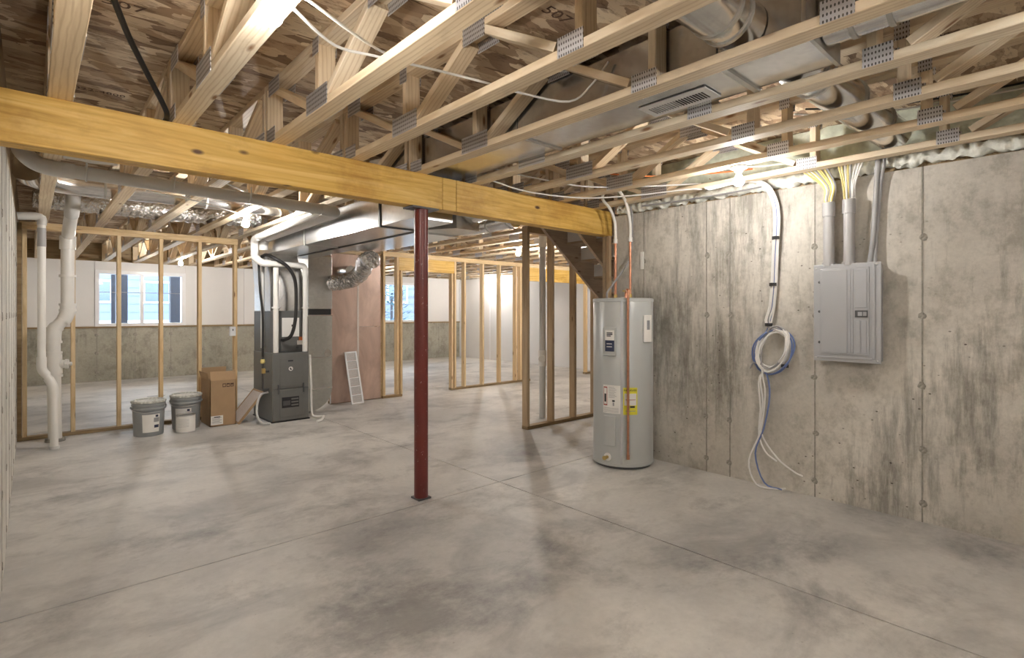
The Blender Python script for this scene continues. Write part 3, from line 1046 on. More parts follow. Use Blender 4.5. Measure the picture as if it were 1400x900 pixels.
round_duct([(2.105, .96, 2.475), (1.95, .96, 2.475), (1.2, .97, 2.475), (.60, .98, 2.475), (.30, .98, 2.475)], .102,
           'round metal duct crossing the trusses left of the rectangular duct', [((1.98, .96, 2.475), (1, 0, 0)), ((1.9, .96, 2.475), (1, 0, 0)), ((.9, .97, 2.475), (1, 0, 0))], 1)
round_duct([(2.495, .93, 2.475), (2.75, .92, 2.475), (3.3, .90, 2.475), (3.9, .89, 2.475), (4.08, .88, 2.475)], .10,
           'round metal duct crossing the trusses right of the rectangular duct', [((2.68, .92, 2.475), (1, 0, 0)), ((2.78, .92, 2.475), (1, 0, 0)), ((3.22, .9, 2.475), (1, 0, 0)), ((3.72, .89, 2.475), (1, 0, 0))], 1)
round_duct([(2.31, .715, 2.48), (2.31, .60, 2.48), (2.31, .45, 2.48), (2.31, -1.2, 2.48)], .095,
           'round metal duct leading from the end of the rectangular duct over the camera', [((2.31, .62, 2.48), (0, 1, 0)), ((2.31, .50, 2.48), (0, 1, 0)), ((2.31, -.35, 2.48), (0, 1, 0))], 1)
# rear-left ducts
round_duct([(2.13, 5.95, 2.47), (1.6, 5.97, 2.47), (.9, 6.0, 2.47), (.42, 6.02, 2.46), (.2, 5.95, 2.45), (0.02, 5.75, 2.44), (-.02, 5.5, 2.44)], .095,
           'round metal duct crossing the trusses above the drain pipes at left', [((1.3, 5.985, 2.47), (1, 0, 0)), ((.5, 6.02, 2.465), (1, 0, 0)), ((.08, 5.83, 2.44), (.4, .7, 0))], 4)


def foilduct(pts, r, label, nm='foil_duct'):
    c = sum((Vector(p) for p in pts), Vector()) / len(pts)
    t = thing(nm, c, label, 'duct', 'foil wrapped flexible ducts')
    b = MB().tube(pts, r, 24, 16, rf=lambda i, n: 1 + .07 * math.sin(i * 1.9))
    for v in b.bm.verts:
        q = v.co * 22
        v.co += Vector((noise.noise(q), noise.noise(q + Vector((7, 3, 1))), noise.noise(q + Vector((2, 9, 5))))) * .014
    b.build('foil_jacket', M['foil'], t, smooth=True, angle=80)
    return t


foilduct([(2.1, 6.9, 2.475), (1.8, 6.95, 2.475), (1.4, 7.0, 2.47), (1.0, 7.05, 2.475), (.6, 7.05, 2.475), (.25, 7.08, 2.475), (.02, 7.08, 2.475)], .10, 'crinkled foil-wrapped duct running above the left stud wall')
foilduct([(2.88, 5.55, 1.94), (2.95, 5.85, 1.93), (3.09, 6.2, 1.86), (3.17, 6.6, 1.78), (3.15, 6.9, 1.75), (3.08, 7.07, 1.74)], .098, 'curved silver flexible duct joining the return drop beside the furnace')
t = thing('duct_collar', (3.3, 6.1, 1.98), 'short round metal collar at the top of the copper coloured panels', 'duct')
MB().tube([(3.36, 7.485, 1.93), (3.36, 7.2, 1.93), (3.34, 7.05, 1.92)], .075, 20, 3).build('collar_pipe', M['galv_s'], t, smooth=True)

# ---------------------------------------------------------------- furnace
fx0, fx1, fy0, fy1 = 2.165, 2.605, 6.68, 7.41
ft = thing('furnace', ((fx0 + fx1) / 2, 7.05, 0), 'dark grey gas furnace cabinet standing on the floor left of the return duct', 'furnace')
box('cabinet', (fx0, fy0 + .012, .012), (fx1, fy1, .842), M['furnace'], ft, bevel=.006)
box('plinth', (fx0 - .01, fy0 - .005, 0), (fx1 + .01, fy1, .012), M['black'], ft)
d1 = box('door', (fx0 + .006, fy0 - .004, .405), (fx1 - .006, fy0 + .012, .836), M['furnace'], ft, bevel=.005)
box('embossed_panel', (fx0 + .085, fy0 - .009, .43), (fx1 - .07, fy0 - .003, .775), M['furnace'], d1, bevel=.003)
box('finger_pull', (2.345, fy0 - .012, .735), (2.405, fy0 - .008, .75), M['ink'], d1)
MB().lathe([(0, .0), (.026, 0), (.026, .003), (0, .003)], (2.378, fy0 - .009, .645), (0, -1, 0), 24).build('badge', M['paper'], d1, label='round white badge')
bd = MB()
bd.prism([(2.362, .648), (2.374, .662), (2.38, .645), (2.392, .64), (2.384, .63), (2.37, .634)], fy0 - .0145, fy0 - .0122, 'Y')
bd.build('badge_mark', M['ink'], d1)
d2 = box('door', (fx0 + .006, fy0 - .004, .018), (fx1 - .006, fy0 + .012, .40), M['furnace'], ft, bevel=.005)
box('embossed_panel', (fx0 + .085, fy0 - .009, .06), (fx1 - .07, fy0 - .003, .385), M['furnace'], d2, bevel=.003)
gb = box('louver_grille', (2.272, fy0 - .011, .17), (2.478, fy0 - .008, .30), M['ink'], d2, label='black louvered opening')
for i in range(3):
    box('louver', (2.385 + .0, fy0 - .016, .19 + .037 * i), (2.47, fy0 - .011, .207 + .037 * i), M['furnace'], d2)
box('louver', (2.285, fy0 - .015, .20), (2.37, fy0 - .011, .255), M['darkgrey'], d2)
for xx in (2.232, 2.532):
    b = MB().box((xx - .008, fy0 - .02, .345), (xx + .008, fy0 - .004, .46))
    b.build('latch', M['darkgrey'], ft, bevel=.003)
# coil case
cc = thing('coil_case', (2.385, 7.08, .845), 'dark grey coil case on top of the furnace with a white data sheet', 'coil case')
box('case', (fx0 + .005, 6.775, .845), (fx1 - .005, fy1, 1.355), M['furnace_d'], cc, bevel=.006)
box('front_panel', (fx0 + .13, 6.768, .87), (fx1 - .03, 6.778, 1.34), M['furnace_d'], cc, bevel=.003)
sh = box('data_sheet', (2.305, 6.764, 1.035), (2.515, 6.768, 1.27), M['paper'], cc, label='white data sheet')
box('print_block', (2.42, 6.7625, 1.16), (2.444, 6.764, 1.185), M['ink'], sh)
box('warning_sticker', (2.49, 6.764, .93), (2.565, 6.768, .985), M['paper'], cc)
box('warning_sticker', (2.51, 6.764, .985), (2.56, 6.768, 1.03), M['cable_o'], cc, label='small orange sticker')
for i, (xx, zz) in enumerate(((2.495, .90), (2.30, 1.0))):
    MB().cyl((xx, 6.768, zz), (xx, 6.745, zz), .014, 12).build('port_fitting', M['darkgrey'], cc)
# plenum
pn = thing('supply_plenum', (2.385, 7.08, 1.355), 'bright sheet metal plenum between coil case and trunk duct', 'duct')
b = MB()
lo = [(fx0 + .01, 6.79), (fx1 - .01, 6.79), (fx1 - .01, fy1), (fx0 + .01, fy1)]
hi = [(TX0, 6.80), (TX1, 6.80), (TX1, fy1), (TX0, fy1)]
A = [b.bm.verts.new((p[0], p[1], 1.357)) for p in lo]
B1 = [b.bm.verts.new((p[0], p[1], 1.70)) for p in lo]
B = [b.bm.verts.new((p[0], p[1], 2.048)) for p in hi]
for P, Q in ((A, B1), (B1, B)):
    for i in range(4):
        b.bm.faces.new((P[i], P[(i + 1) % 4], Q[(i + 1) % 4], Q[i]))
b.bm.faces.new(A[::-1])
b.bm.faces.new(B)
b.build('plenum_body', M['galv'], pn)
b = MB()
b.prism([(2.2, 1.36), (2.385, 1.62), (2.57, 1.36)], 6.782, 6.7895, 'Y')
b.build('cross_break', M['galv_s'], pn)
# return drop
rd = thing('return_drop', (2.93, 7.3, 0), 'grey-green vertical return duct with rounded boot at the right of the furnace', 'duct')
rx0, rx1, ry0, ry1 = 2.755, 3.085, 7.09, 7.47
prof = [(rx0 - .12, .30), (rx0 - .12, .012), (rx0, .012)]
for i in range(9):
    a = R(-90 + 90 * i / 8)
    prof.append((rx1 - .30 + .30 * math.cos(a), .312 + .30 * math.sin(a)))
prof += [(rx1, 1.30), (rx0, 1.30), (rx0, .30)]
MB().prism(prof, ry0, ry1, 'Y').build('boot', M['galv_g'], rd)
for z in (.30, .72, 1.29):
    box('cross_seam', (rx0 - .003, ry0 - .004, z), (rx1 + .003, ry0, z + .014), M['galv_s'], rd)
box('canvas_connector', (rx0 + .01, ry0 + .01, 1.30), (rx1 - .01, ry1 - .01, 1.385), M['black'], rd, label='black canvas connector')
box('drop_duct', (rx0 + .0, ry0, 1.385), (rx1, ry1, 2.10), M['galv_d'], rd, bevel=.003)
box('drop_duct', (rx0 + .0, ry0 + .02, 2.10), (rx1, ry1, 2.30), M['galv'], rd, bevel=.003)
box('side_transition', (2.63, ry0 + .05, .05), (rx0 - .004, ry1 - .02, 1.30), M['furnace_d'], rd)
MB().lathe([(0, 0), (.05, 0), (.05, .004), (0, .004)], (3.02, ry0, .78), (0, -1, 0), 20).build('foil_patch', M['galv_s'], rd)

# PVC vents over the furnace
vp = thing('vent_pipe', (1.1, 4.58, 2.2), 'long grey-white plastic pipe hung under the trusses from left wall to the furnace', 'pipe')
r = .0445
MB().tube([(.17, 4.56, 2.272), (2.0, 4.60, 2.245)], r, 20, 1).build('pipe', M['pvc_m'], vp, smooth=True)
MB().tube([(.22, 4.56, 2.271), (.10, 4.56, 2.275), (.02, 4.56, 2.30), (-.035, 4.56, 2.36), (-.04, 4.56, 2.42)], r + .006, 20, 5).build('elbow', M['pvc_m'], vp, smooth=True)
MB().tube([(-.04, 4.56, 2.42), (-.04, 4.56, 2.66)], r, 20, 1).build('pipe', M['pvc_m'], vp, smooth=True)
MB().tube([(1.90, 4.598, 2.246), (1.98, 4.60, 2.244), (2.035, 4.63, 2.242), (2.045, 4.70, 2.238), (2.045, 4.78, 2.236)], r + .006, 20, 5).build('elbow', M['pvc_m'], vp, smooth=True)
MB().tube([(2.045, 4.74, 2.236), (2.055, 6.55, 2.205)], r, 20, 1).build('pipe', M['pvc_m'], vp, smooth=True)
MB().tube([(2.055, 6.5, 2.205), (2.055, 6.6, 2.195), (2.058, 6.66, 2.15), (2.06, 6.67, 2.08)], r + .006, 20, 5).build('elbow', M['pvc_m'], vp, smooth=True)
for xx in (.28, .78, 1.30):
    b = MB()
    b.tube([(xx, 4.56 - r - .004, 2.33), (xx, 4.56 - r - .004, 2.27), (xx, 4.56, 2.27 - r - .006), (xx, 4.56 + r + .004, 2.27), (xx, 4.56 + r + .004, 2.33)], .006, 6, 4)
    b.build('strap', M['galv_d'], vp, smooth=True)
vq = thing('intake_pipe', (1.9, 5.5, 2.2), 'glossy white plastic pipe running beside the vent pipe back towards the furnace', 'pipe')
MB().tube([(1.86, 4.72, 2.262), (1.90, 4.74, 2.245), (1.915, 4.80, 2.238), (1.94, 6.5, 2.20)], .038, 20, 2).build('pipe', M['pvc'], vq, smooth=True)
MB().tube([(1.94, 6.45, 2.20), (1.945, 6.6, 2.19), (1.955, 6.66, 2.14), (1.96, 6.67, 2.06), (1.97, 6.68, 1.99), (2.05, 6.68, 1.93), (2.14, 6.68, 1.925)], .042, 20, 6).build('trap_bend', M['pvc'], vq, smooth=True)
MB().tube([(2.12, 6.68, 1.925), (2.50, 6.69, 1.92)], .034, 20, 1).build('pipe', M['pvc'], vq, smooth=True)
MB().tube([(2.46, 6.69, 1.92), (2.53, 6.69, 1.915), (2.565, 6.70, 1.87), (2.57, 6.71, 1.80)], .038, 20, 6).build('elbow', M['pvc'], vq, smooth=True)
MB().tube([(2.57, 6.71, 1.83), (2.57, 6.72, .846)], .031, 20, 1).build('pipe', M['pvc'], vq, smooth=True)
MB().tube([(2.57, 6.718, 1.385), (2.57, 6.718, 1.405)], .046, 20, 1).build('coupling', M['pvc'], vq, smooth=True)
vr = thing('vent_riser', (2.215, 6.72, .85), 'white plastic pipe standing on the left corner of the furnace', 'pipe')
MB().tube([(2.215, 6.715, .846), (2.215, 6.715, 1.884)], .031, 20, 1).build('pipe', M['pvc'], vr, smooth=True)
MB().tube([(2.215, 6.715, 1.385), (2.215, 6.715, 1.405)], .048, 20, 1).build('coupling', M['pvc'], vr, smooth=True)
vs_ = thing('drain_riser', (2.08, 6.75, 1.4), 'thin whitish pipe left of the furnace vent pipes', 'pipe')
MB().tube([(2.12, 6.9, 2.02), (2.12, 6.9, .9)], .022, 14, 1).build('pipe', M['pvc_m'], vs_, smooth=True)

bl = thing('refrigerant_line', (2.3, 6.6, 1.5), 'thick black insulated line curving down in front of the coil case', 'pipe')
MB().tube([(2.10, 6.86, 2.02), (2.12, 6.74, 2.03), (2.17, 6.62, 1.985), (2.30, 6.59, 1.90), (2.39, 6.59, 1.76), (2.42, 6.61, 1.55), (2.41, 6.61, 1.25), (2.37, 6.63, 1.06), (2.31, 6.70, 1.0), (2.30, 6.742, 1.0)], .021, 14, 8).build('insulated_tube', M['black'], bl, smooth=True)
gl = thing('gas_line', (2.1, 6.8, .7), 'thin black gas pipe with yellow valve at the left side of the furnace', 'pipe')
MB().tube([(2.04, 6.8, 2.0), (2.06, 6.8, 1.6), (2.09, 6.8, 1.3), (2.09, 6.8, .80)], .013, 10, 4).build('pipe', M['black'], gl, smooth=True)
MB().tube([(2.09, 6.8, .80), (2.09, 6.8, .42), (2.10, 6.8, .40), (2.16, 6.8, .40)], .012, 10, 1).build('pipe', M['darkgrey'], gl, smooth=True)
MB().lathe([(0, 0), (.022, 0), (.028, .02), (.022, .05), (0, .05)], (2.09, 6.8, .72), (0, 0, 1), 12).build('valve', M['cable_y'], gl, label='yellow valve')
MB().box((2.075, 6.76, .60), (2.11, 6.80, .66)).build('union', M['brass'], gl)
MB().tube([(2.09, 6.8, .62), (2.16, 6.8, .62)], .014, 10, 1).build('tee', M['darkgrey'], gl, smooth=True)
cdl = thing('condensate_hose', (2.0, 6.8, .0), 'white hose looping from the left side of the furnace to the floor', 'hose')
MB().tube([(2.16, 6.83, .36), (2.07, 6.80, .34), (2.01, 6.74, .24), (2.0, 6.70, .10), (2.05, 6.66, .02), (2.12, 6.62, .014)], .014, 12, 6).build('hose', M['pvc_m'], cdl, smooth=True)
cd2 = thing('condensate_pipe', (2.66, 6.7, .0), 'thin white drain tube bending onto the floor right of the furnace', 'pipe')
MB().tube([(2.625, 6.70, .80), (2.635, 6.69, .5), (2.64, 6.68, .12), (2.66, 6.66, .03), (2.76, 6.60, .02)], .013, 12, 5).build('tube', M['pvc'], cd2, smooth=True)
MB().tube([(2.76, 6.60, .02), (2.66, 6.42, .018), (2.585, 6.38, .016)], .016, 12, 2).build('tube_end', M['pvc'], cd2, smooth=True)

# ---------------------------------------------------------------- drain stacks at left
ds = thing('drain_stack', (.2, 7.3, 0), 'thick white drain stack with an offset and cleanout, in front of the left stud wall', 'pipe')
Y = 7.28
r = .057
MB().tube([(.315, Y - .54, 2.64), (.315, Y - .54, 2.50), (.312, Y - .50, 2.38), (.308, Y - .40, 2.31)], r + .004, 20, 4).build('elbow', M['pvc_m'], ds, smooth=True)
MB().tube([(.309, Y - .42, 2.325), (.303, Y - .10, 2.21), (.297, Y, 2.10)], r, 20, 4).build('pipe', M['pvc'], ds, smooth=True)
MB().tube([(.297, Y, 2.14), (.295, Y, 2.0)], r + .012, 20, 1).build('coupling', M['pvc'], ds, smooth=True)
MB().tube([(.295, Y, 2.0), (.295, Y, 1.37)], r, 20, 1).build('pipe', M['pvc'], ds, smooth=True)
MB().tube([(.295, Y, 1.43), (.294, Y, 1.34), (.27, Y, 1.27), (.255, Y, 1.25)], r + .008, 20, 4).build('elbow', M['pvc'], ds, smooth=True)
MB().tube([(.26, Y, 1.26), (.20, Y, 1.18)], r, 20, 1).build('pipe', M['pvc'], ds, smooth=True)
MB().tube([(.215, Y, 1.20), (.19, Y, 1.16), (.182, Y, 1.10), (.182, Y, 1.04)], r + .008, 20, 4).build('elbow', M['pvc'], ds, smooth=True)
MB().tube([(.182, Y, 1.06), (.195, Y, .02)], r, 20, 1).build('pipe', M['pvc'], ds, smooth=True)
MB().tube([(.184, Y, .90), (.187, Y, .70)], r + .012, 20, 1).build('tee', M['pvc'], ds, smooth=True)
MB().tube([(.185, Y, .80), (.275, Y - .03, .80)], .043, 18, 1).build('cleanout_neck', M['pvc'], ds, smooth=True)
MB().tube([(.275, Y - .03, .80), (.30, Y - .035, .80)], .05, 8, 1).build('cleanout_plug', M['pvc'], ds)
MB().tube([(.30, Y - .035, .80), (.33, Y - .04, .80)], .02, 4, 1).build('plug_nut', M['pvc'], ds)
for za, xa in ((1.36, .295), (1.42, .295), (.92, .183), (.68, .187), (1.03, .182), (1.72, .296)):
    MB().tube([(xa, Y, za - .012), (xa, Y, za + .012)], r + .015, 20, 1).build('hub_ring', M['pvc'], ds, smooth=True)
MB().lathe([(.06, .0), (.085, 0), (.08, .035), (.058, .03)], (.195, Y, 0), (0, 0, 1), 14).build('floor_collar', M['seam'], ds)
d2_ = thing('drain_stack', (.13, 6.9, 0), 'slim white drain pipe nearest the left concrete wall, jogging right to the floor', 'pipe')
Y = 6.93
r = .033
MB().tube([(.086, Y, 2.28), (.086, Y, .82)], r, 18, 1).build('pipe', M['pvc'], d2_, smooth=True)
MB().tube([(-.09, Y, 2.26), (.04, Y, 2.272), (.086, Y, 2.25), (.086, Y, 2.19)], r + .005, 18, 4).build('elbow', M['pvc_m'], d2_, smooth=True)
MB().tube([(.086, Y, 2.16), (.086, Y, 1.98)], r + .002, 18, 1).build('grey_band', M['pvc_g'], d2_, smooth=True, label='grey band')
MB().tube([(.086, Y, .90), (.086, Y, .80), (.10, Y, .755), (.125, Y, .72)], r + .006, 18, 4).build('elbow', M['pvc'], d2_, smooth=True)
MB().tube([(.11, Y, .745), (.15, Y - .01, .66)], r, 18, 1).build('pipe', M['pvc'], d2_, smooth=True)
MB().tube([(.135, Y, .69), (.165, Y - .02, .62), (.172, Y - .02, .55), (.172, Y - .02, .50)], r + .007, 18, 4).build('elbow', M['pvc'], d2_, smooth=True)
MB().tube([(.172, Y - .02, .56), (.178, Y - .06, .012)], r, 18, 1).build('pipe', M['pvc'], d2_, smooth=True)
MB().tube([(.178, Y - .055, .03), (.178, Y - .055, .0)], r + .008, 18, 1).build('floor_collar', M['pvc_m'], d2_, smooth=True)
# pipe behind the stair wall
d3 = thing('drain_stack', (4.80, 4.72, 0), 'white vent stack with cleanout standing behind the short stair stud wall', 'pipe')
MB().tube([(4.80, 4.72, 0.01), (4.80, 4.72, 2.40)], .04, 18, 1).build('pipe', M['pvc_m'], d3, smooth=True)
MB().tube([(4.80, 4.72, .86), (4.80, 4.72, .66)], .052, 18, 1).build('tee', M['pvc'], d3, smooth=True)
MB().tube([(4.80, 4.72, .78), (4.73, 4.66, .76)], .038, 16, 1).build('cleanout_neck', M['pvc'], d3, smooth=True)
MB().tube([(4.73, 4.66, .76), (4.715, 4.645, .757)], .046, 8, 1).build('cleanout_plug', M['pvc'], d3)
MB().tube([(4.80, 4.72, 2.16), (4.80, 4.72, 2.30)], .05, 18, 1).build('coupling', M['pvc'], d3, smooth=True)

# ---------------------------------------------------------------- water heater
hx, hy, hr = 3.935, 2.86, .262
ht = thing('water_heater', (hx, hy, 0), 'tall grey cylindrical electric water heater against the right concrete wall', 'water heater')
MB().lathe([(0, .0), (hr - .02, .0), (hr - .012, .02), (hr - .012, .035)], (hx, hy, 0), (0, 0, 1), 64).build('base_ring', M['darkgrey'], ht, smooth=True)
MB().lathe([(0, .03), (hr, .03), (hr, 1.445), (hr - .006, 1.455), (0, 1.475)], (hx, hy, 0), (0, 0, 1), 72).build('tank_jacket', M['heater'], ht, smooth=True)
MB().lathe([(hr, 1.43), (hr + .004, 1.432), (hr + .004, 1.458), (hr - .012, 1.462)], (hx, hy, 0), (0, 0, 1), 72).build('top_rim', M['heater'], ht, smooth=True)
MB().lathe([(hr, .05), (hr + .004, .048), (hr + .004, .025), (hr - .012, .025)], (hx, hy, 0), (0, 0, 1), 72).build('bottom_rim', M['heater'], ht, smooth=True)
MB().arcpatch((hx, hy), hr, 211.5, 215.5, .05, 1.43, .003, 3).build('jacket_seam', M['heater_l'], ht, label='pale vertical jacket seam')
cb = MB().arcpatch((hx, hy), hr, 178, 204, .968, 1.212, .018, 8).build('control_cover', M['heater'], ht, bevel=.006)
MB().arcpatch((hx, hy), hr + .018, 184, 201, 1.10, 1.185, .0015, 6).build('control_label', M['paper'], cb)
MB().arcpatch((hx, hy), hr + .018, 184, 201, 1.005, 1.10, .0018, 6).build('control_label', M['navy'], cb, label='navy lower half of label')
for z in (1.150, 1.163, 1.137):
    MB().arcpatch((hx, hy), hr + .0195, 187, 198 - (z < 1.14) * 3, z - .004, z + .004, .0008, 4).build('print_line', M['ink'], cb)
for z in (1.045, 1.07):
    MB().arcpatch((hx, hy), hr + .0198, 187, 197, z - .003, z + .003, .0008, 4).build('print_line', M['paper'], cb)
acc = MB().arcpatch((hx, hy), hr, 179, 203, .195, .455, .012, 8).build('access_cover', M['heater'], ht, bevel=.005)
lab1 = MB().arcpatch((hx, hy), hr, 176.5, 212, .475, .715, .0015, 12).build('warning_label', M['paper'], ht, label='white warning label')
MB().arcpatch((hx, hy), hr + .0015, 178, 186, .54, .70, .0006, 4).build('label_box', M['redink'], lab1)
MB().arcpatch((hx, hy), hr + .0021, 179, 185, .55, .69, .0006, 4).build('label_box', M['paper'], lab1)
MB().arcpatch((hx, hy), hr + .0027, 180, 184, .57, .64, .0006, 4).build('label_picture', M['ink'], lab1)
for q in range(9):
    z = .70 - q * .011
    MB().arcpatch((hx, hy), hr + .0015, 189, 200 + (q * 7) % 5, z - .0015, z + .0015, .0006, 3).build('print_line', M['ink_grey'], lab1)
for q in range(4):
    z = .52 - q * .011
    MB().arcpatch((hx, hy), hr + .0015, 178, 208, z - .0015, z + .0015, .0006, 5).build('print_line', M['ink_grey'], lab1)
MB().arcpatch((hx, hy), hr + .0015, 196, 201, .575, .59, .0006, 3).build('label_box', M['ink'], lab1)
MB().arcpatch((hx, hy), hr + .0015, 197, 200, .54, .57, .0006, 3).build('label_box', M['ink_grey'], lab1)
lab2 = MB().arcpatch((hx, hy), hr, 216.5, 243, .47, .70, .0015, 10).build('energy_label', M['yellow'], ht, label='yellow energy guide label')
MB().arcpatch((hx, hy), hr + .0015, 218.5, 241, .55, .65, .0006, 5).build('label_field', M['paper'], lab2)
for i, ch in enumerate('ENERGYGUIDE'):
    a = R(218.6 + i * 2.18)
    p = Vector((hx + math.cos(a) * (hr + .002), hy + math.sin(a) * (hr + .002), .677))
    text('lettering', ch, .022, frame(p, (-math.sin(a), math.cos(a), 0), (0, 0, 1)), M['ink'], lab2)
MB().arcpatch((hx, hy), hr + .0021, 229, 238, .53, .545, .0006, 3).build('print_line', M['ink'], lab2)
MB().arcpatch((hx, hy), hr + .0021, 221, 239, .595, .60, .0006, 4).build('print_line', M['redink'], lab2)
MB().arcpatch((hx, hy), hr + .0021, 221, 239, .50, .505, .0006, 4).build('print_line', M['ink_grey'], lab2)
pk = MB().arcpatch((hx, hy), hr + .004, 255, 277, 1.085, 1.315, .012, 6)
pk.build('manual_packet', M['paper'], ht, bevel=.003, label='white manual packet taped on the tank')
MB().arcpatch((hx, hy), hr + .0165, 262, 270, 1.19, 1.27, .0006, 4).build('print_block', M['ink_grey'], ht)
a = R(187)
dv = Vector((math.cos(a), math.sin(a), 0))
MB().lathe([(0, 0), (.034, 0), (.034, .006), (.02, .01), (0, .01)], Vector((hx, hy, .10)) + dv * hr, dv, 20).build('valve_flange', M['paper'], ht, smooth=True)
MB().lathe([(0, 0), (.014, 0), (.014, .05), (.018, .05), (.018, .062), (0, .062)], Vector((hx, hy, .10)) + dv * hr, dv, 14).build('drain_valve', M['brass'], ht, smooth=True)
a = R(224.5)
dv = Vector((math.cos(a), math.sin(a), 0))
c0 = Vector((hx, hy, 0))
MB().tube([c0 + dv * (hr - .09) + Vector((0, 0, 1.46)), c0 + dv * (hr - .09) + Vector((0, 0, 1.51)), c0 + dv * (hr - .05) + Vector((0, 0, 1.53)), c0 + dv * (hr + .01) + Vector((0, 0, 1.525)), c0 + dv * (hr + .025) + Vector((0, 0, 1.50)),
           c0 + dv * (hr + .025) + Vector((0, 0, 1.45))], .0125, 12, 5).build('relief_valve_elbow', M['copper'], ht, smooth=True)
MB().tube([c0 + dv * (hr + .025) + Vector((0, 0, 1.46)), c0 + dv * (hr + .025) + Vector((0, 0, .11))], .0105, 12, 1).build('overflow_pipe', M['copper'], ht, smooth=True, label='long copper overflow pipe')
MB().tube([c0 + dv * (hr + .025) + Vector((0, 0, .14)), c0 + dv * (hr + .025) + Vector((0, 0, .10))], .0135, 12, 1).build('pipe_end', M['copper'], ht, smooth=True)
MB().box((c0.x + dv.x * (hr - .09) - .03, c0.y + dv.y * (hr - .09) - .015, 1.515), (c0.x + dv.x * (hr - .09) + .03, c0.y + dv.y * (hr - .09) + .015, 1.53)).build('relief_lever', M['brass'], ht)

for nm, pts, lab in (
    ('left', [(3.82, 2.98, 2.42), (3.86, 3.03, 2.37), (3.975, 3.03, 2.29), (4.03, 3.02, 2.17), (4.04, 3.02, 2.0)], 'cream water tube over the back left of the water heater, ending in copper'),
    ('right', [(3.80, 2.82, 2.42), (3.90, 2.84, 2.375), (3.99, 2.86, 2.31), (4.04, 2.86, 2.16), (4.045, 2.86, 2.0)], 'cream water tube over the right side of the water heater, ending in copper')):
    t = thing('water_supply_pipe', pts[-1], lab, 'pipe', 'water pipes over the heater')
    MB().tube(pts, .014, 12, 6).build('plastic_tube', M['pvc'], t, smooth=True)
    p = Vector(pts[-1])
    MB().tube([p + Vector((0, 0, .02)), p - Vector((0, 0, .02))], .02, 12, 1).build('crimp_fitting', M['pvc'], t, smooth=True)
    q = Vector((p.x, p.y, 1.474))
    MB().tube([p - Vector((0, 0, .01)), q], .0115, 12, 1).build('copper_pipe', M['copper'], t, smooth=True)
    MB().tube([q + Vector((0, 0, .03)), q], .017, 12, 1).build('union', M['brass'], t, smooth=True)
t = thing('flexible_conduit', (3.87, 2.98, 1.48), 'thin grey electrical conduit bending down to the top of the water heater', 'conduit')
MB().tube([(4.15, 2.93, 2.33), (4.19, 2.94, 2.2), (4.195, 2.95, 1.95), (4.15, 2.96, 1.80), (4.03, 2.97, 1.68), (3.93, 2.98, 1.58), (3.865, 2.98, 1.52), (3.86, 2.98, 1.468)], .0085, 10, 6).build('conduit', M['cable_g'], t, smooth=True)
t = thing('pipe_tag', (4.20, 2.88, 1.8), 'small white tag on the wall behind the heater pipes', 'tag')
box('tag_card', (4.205, 2.83, 1.74), (4.218, 2.86, 1.90), M['paper'], t)

# ---------------------------------------------------------------- electrical panel
ep = thing('electrical_panel', (4.17, 1.155, 1.0), 'grey electrical breaker panel mounted on the right concrete wall', 'electrical panel')
box('back_box', (4.128, .965, 1.01), (4.22, 1.345, 1.66), M['panelgrey'], ep, bevel=.003)
box('cover', (4.115, .952, 1.0), (4.128, 1.356, 1.672), M['panelgrey'], ep, bevel=.004)
dr = box('door', (4.108, 1.018, 1.05), (4.1155, 1.312, 1.642), M['panelgrey'], ep, bevel=.003)
box('embossed_panel', (4.104, 1.145, 1.06), (4.1085, 1.30, 1.632), M['panelgrey'], dr, bevel=.003)
box('embossed_panel', (4.104, 1.03, 1.37), (4.1085, 1.10, 1.625), M['panelgrey'], dr, bevel=.003)
for yy in (1.032, 1.068):
    box('embossed_rib', (4.104, yy, 1.065), (4.1085, yy + .03, 1.285), M['panelgrey'], dr, bevel=.003)
for yy in (1.108, 1.124):
    box('embossed_rib', (4.104, yy, 1.06), (4.1085, yy + .011, 1.632), M['panelgrey'], dr, bevel=.002)
lt = box('latch', (4.100, 1.025, 1.305), (4.109, 1.098, 1.352), M['darkgrey'], dr, bevel=.002, label='dark door latch')
box('latch_slide', (4.097, 1.055, 1.315), (4.101, 1.08, 1.342), M['panelgrey'], dr)
box('latch_slide', (4.097, 1.03, 1.315), (4.101, 1.05, 1.342), M['cable_g'], dr)
b = MB()
b.box((4.108, .985, 1.03), (4.1155, 1.0, 1.66))
b.box((4.108, 1.0, 1.022), (4.1155, 1.33, 1.034))
b.build('cover_rib', M['panelgrey'], ep, bevel=.003)
for yy, zz in ((1.34, 1.645), (.975, 1.655), (1.34, 1.022), (.975, 1.02)):
    MB().lathe([(0, .004), (.005, .0035), (.0075, 0)], (4.115, yy, zz), (-1, 0, 0), 10).build('screw', M['tin'], ep)
for zz in (1.55, 1.345, 1.13):
    MB().lathe([(0, .005), (.006, .004), (.009, 0)], (4.113, 1.318, zz), (-1, 0, 0), 10).build('hinge_pin', M['darkgrey'], ep)

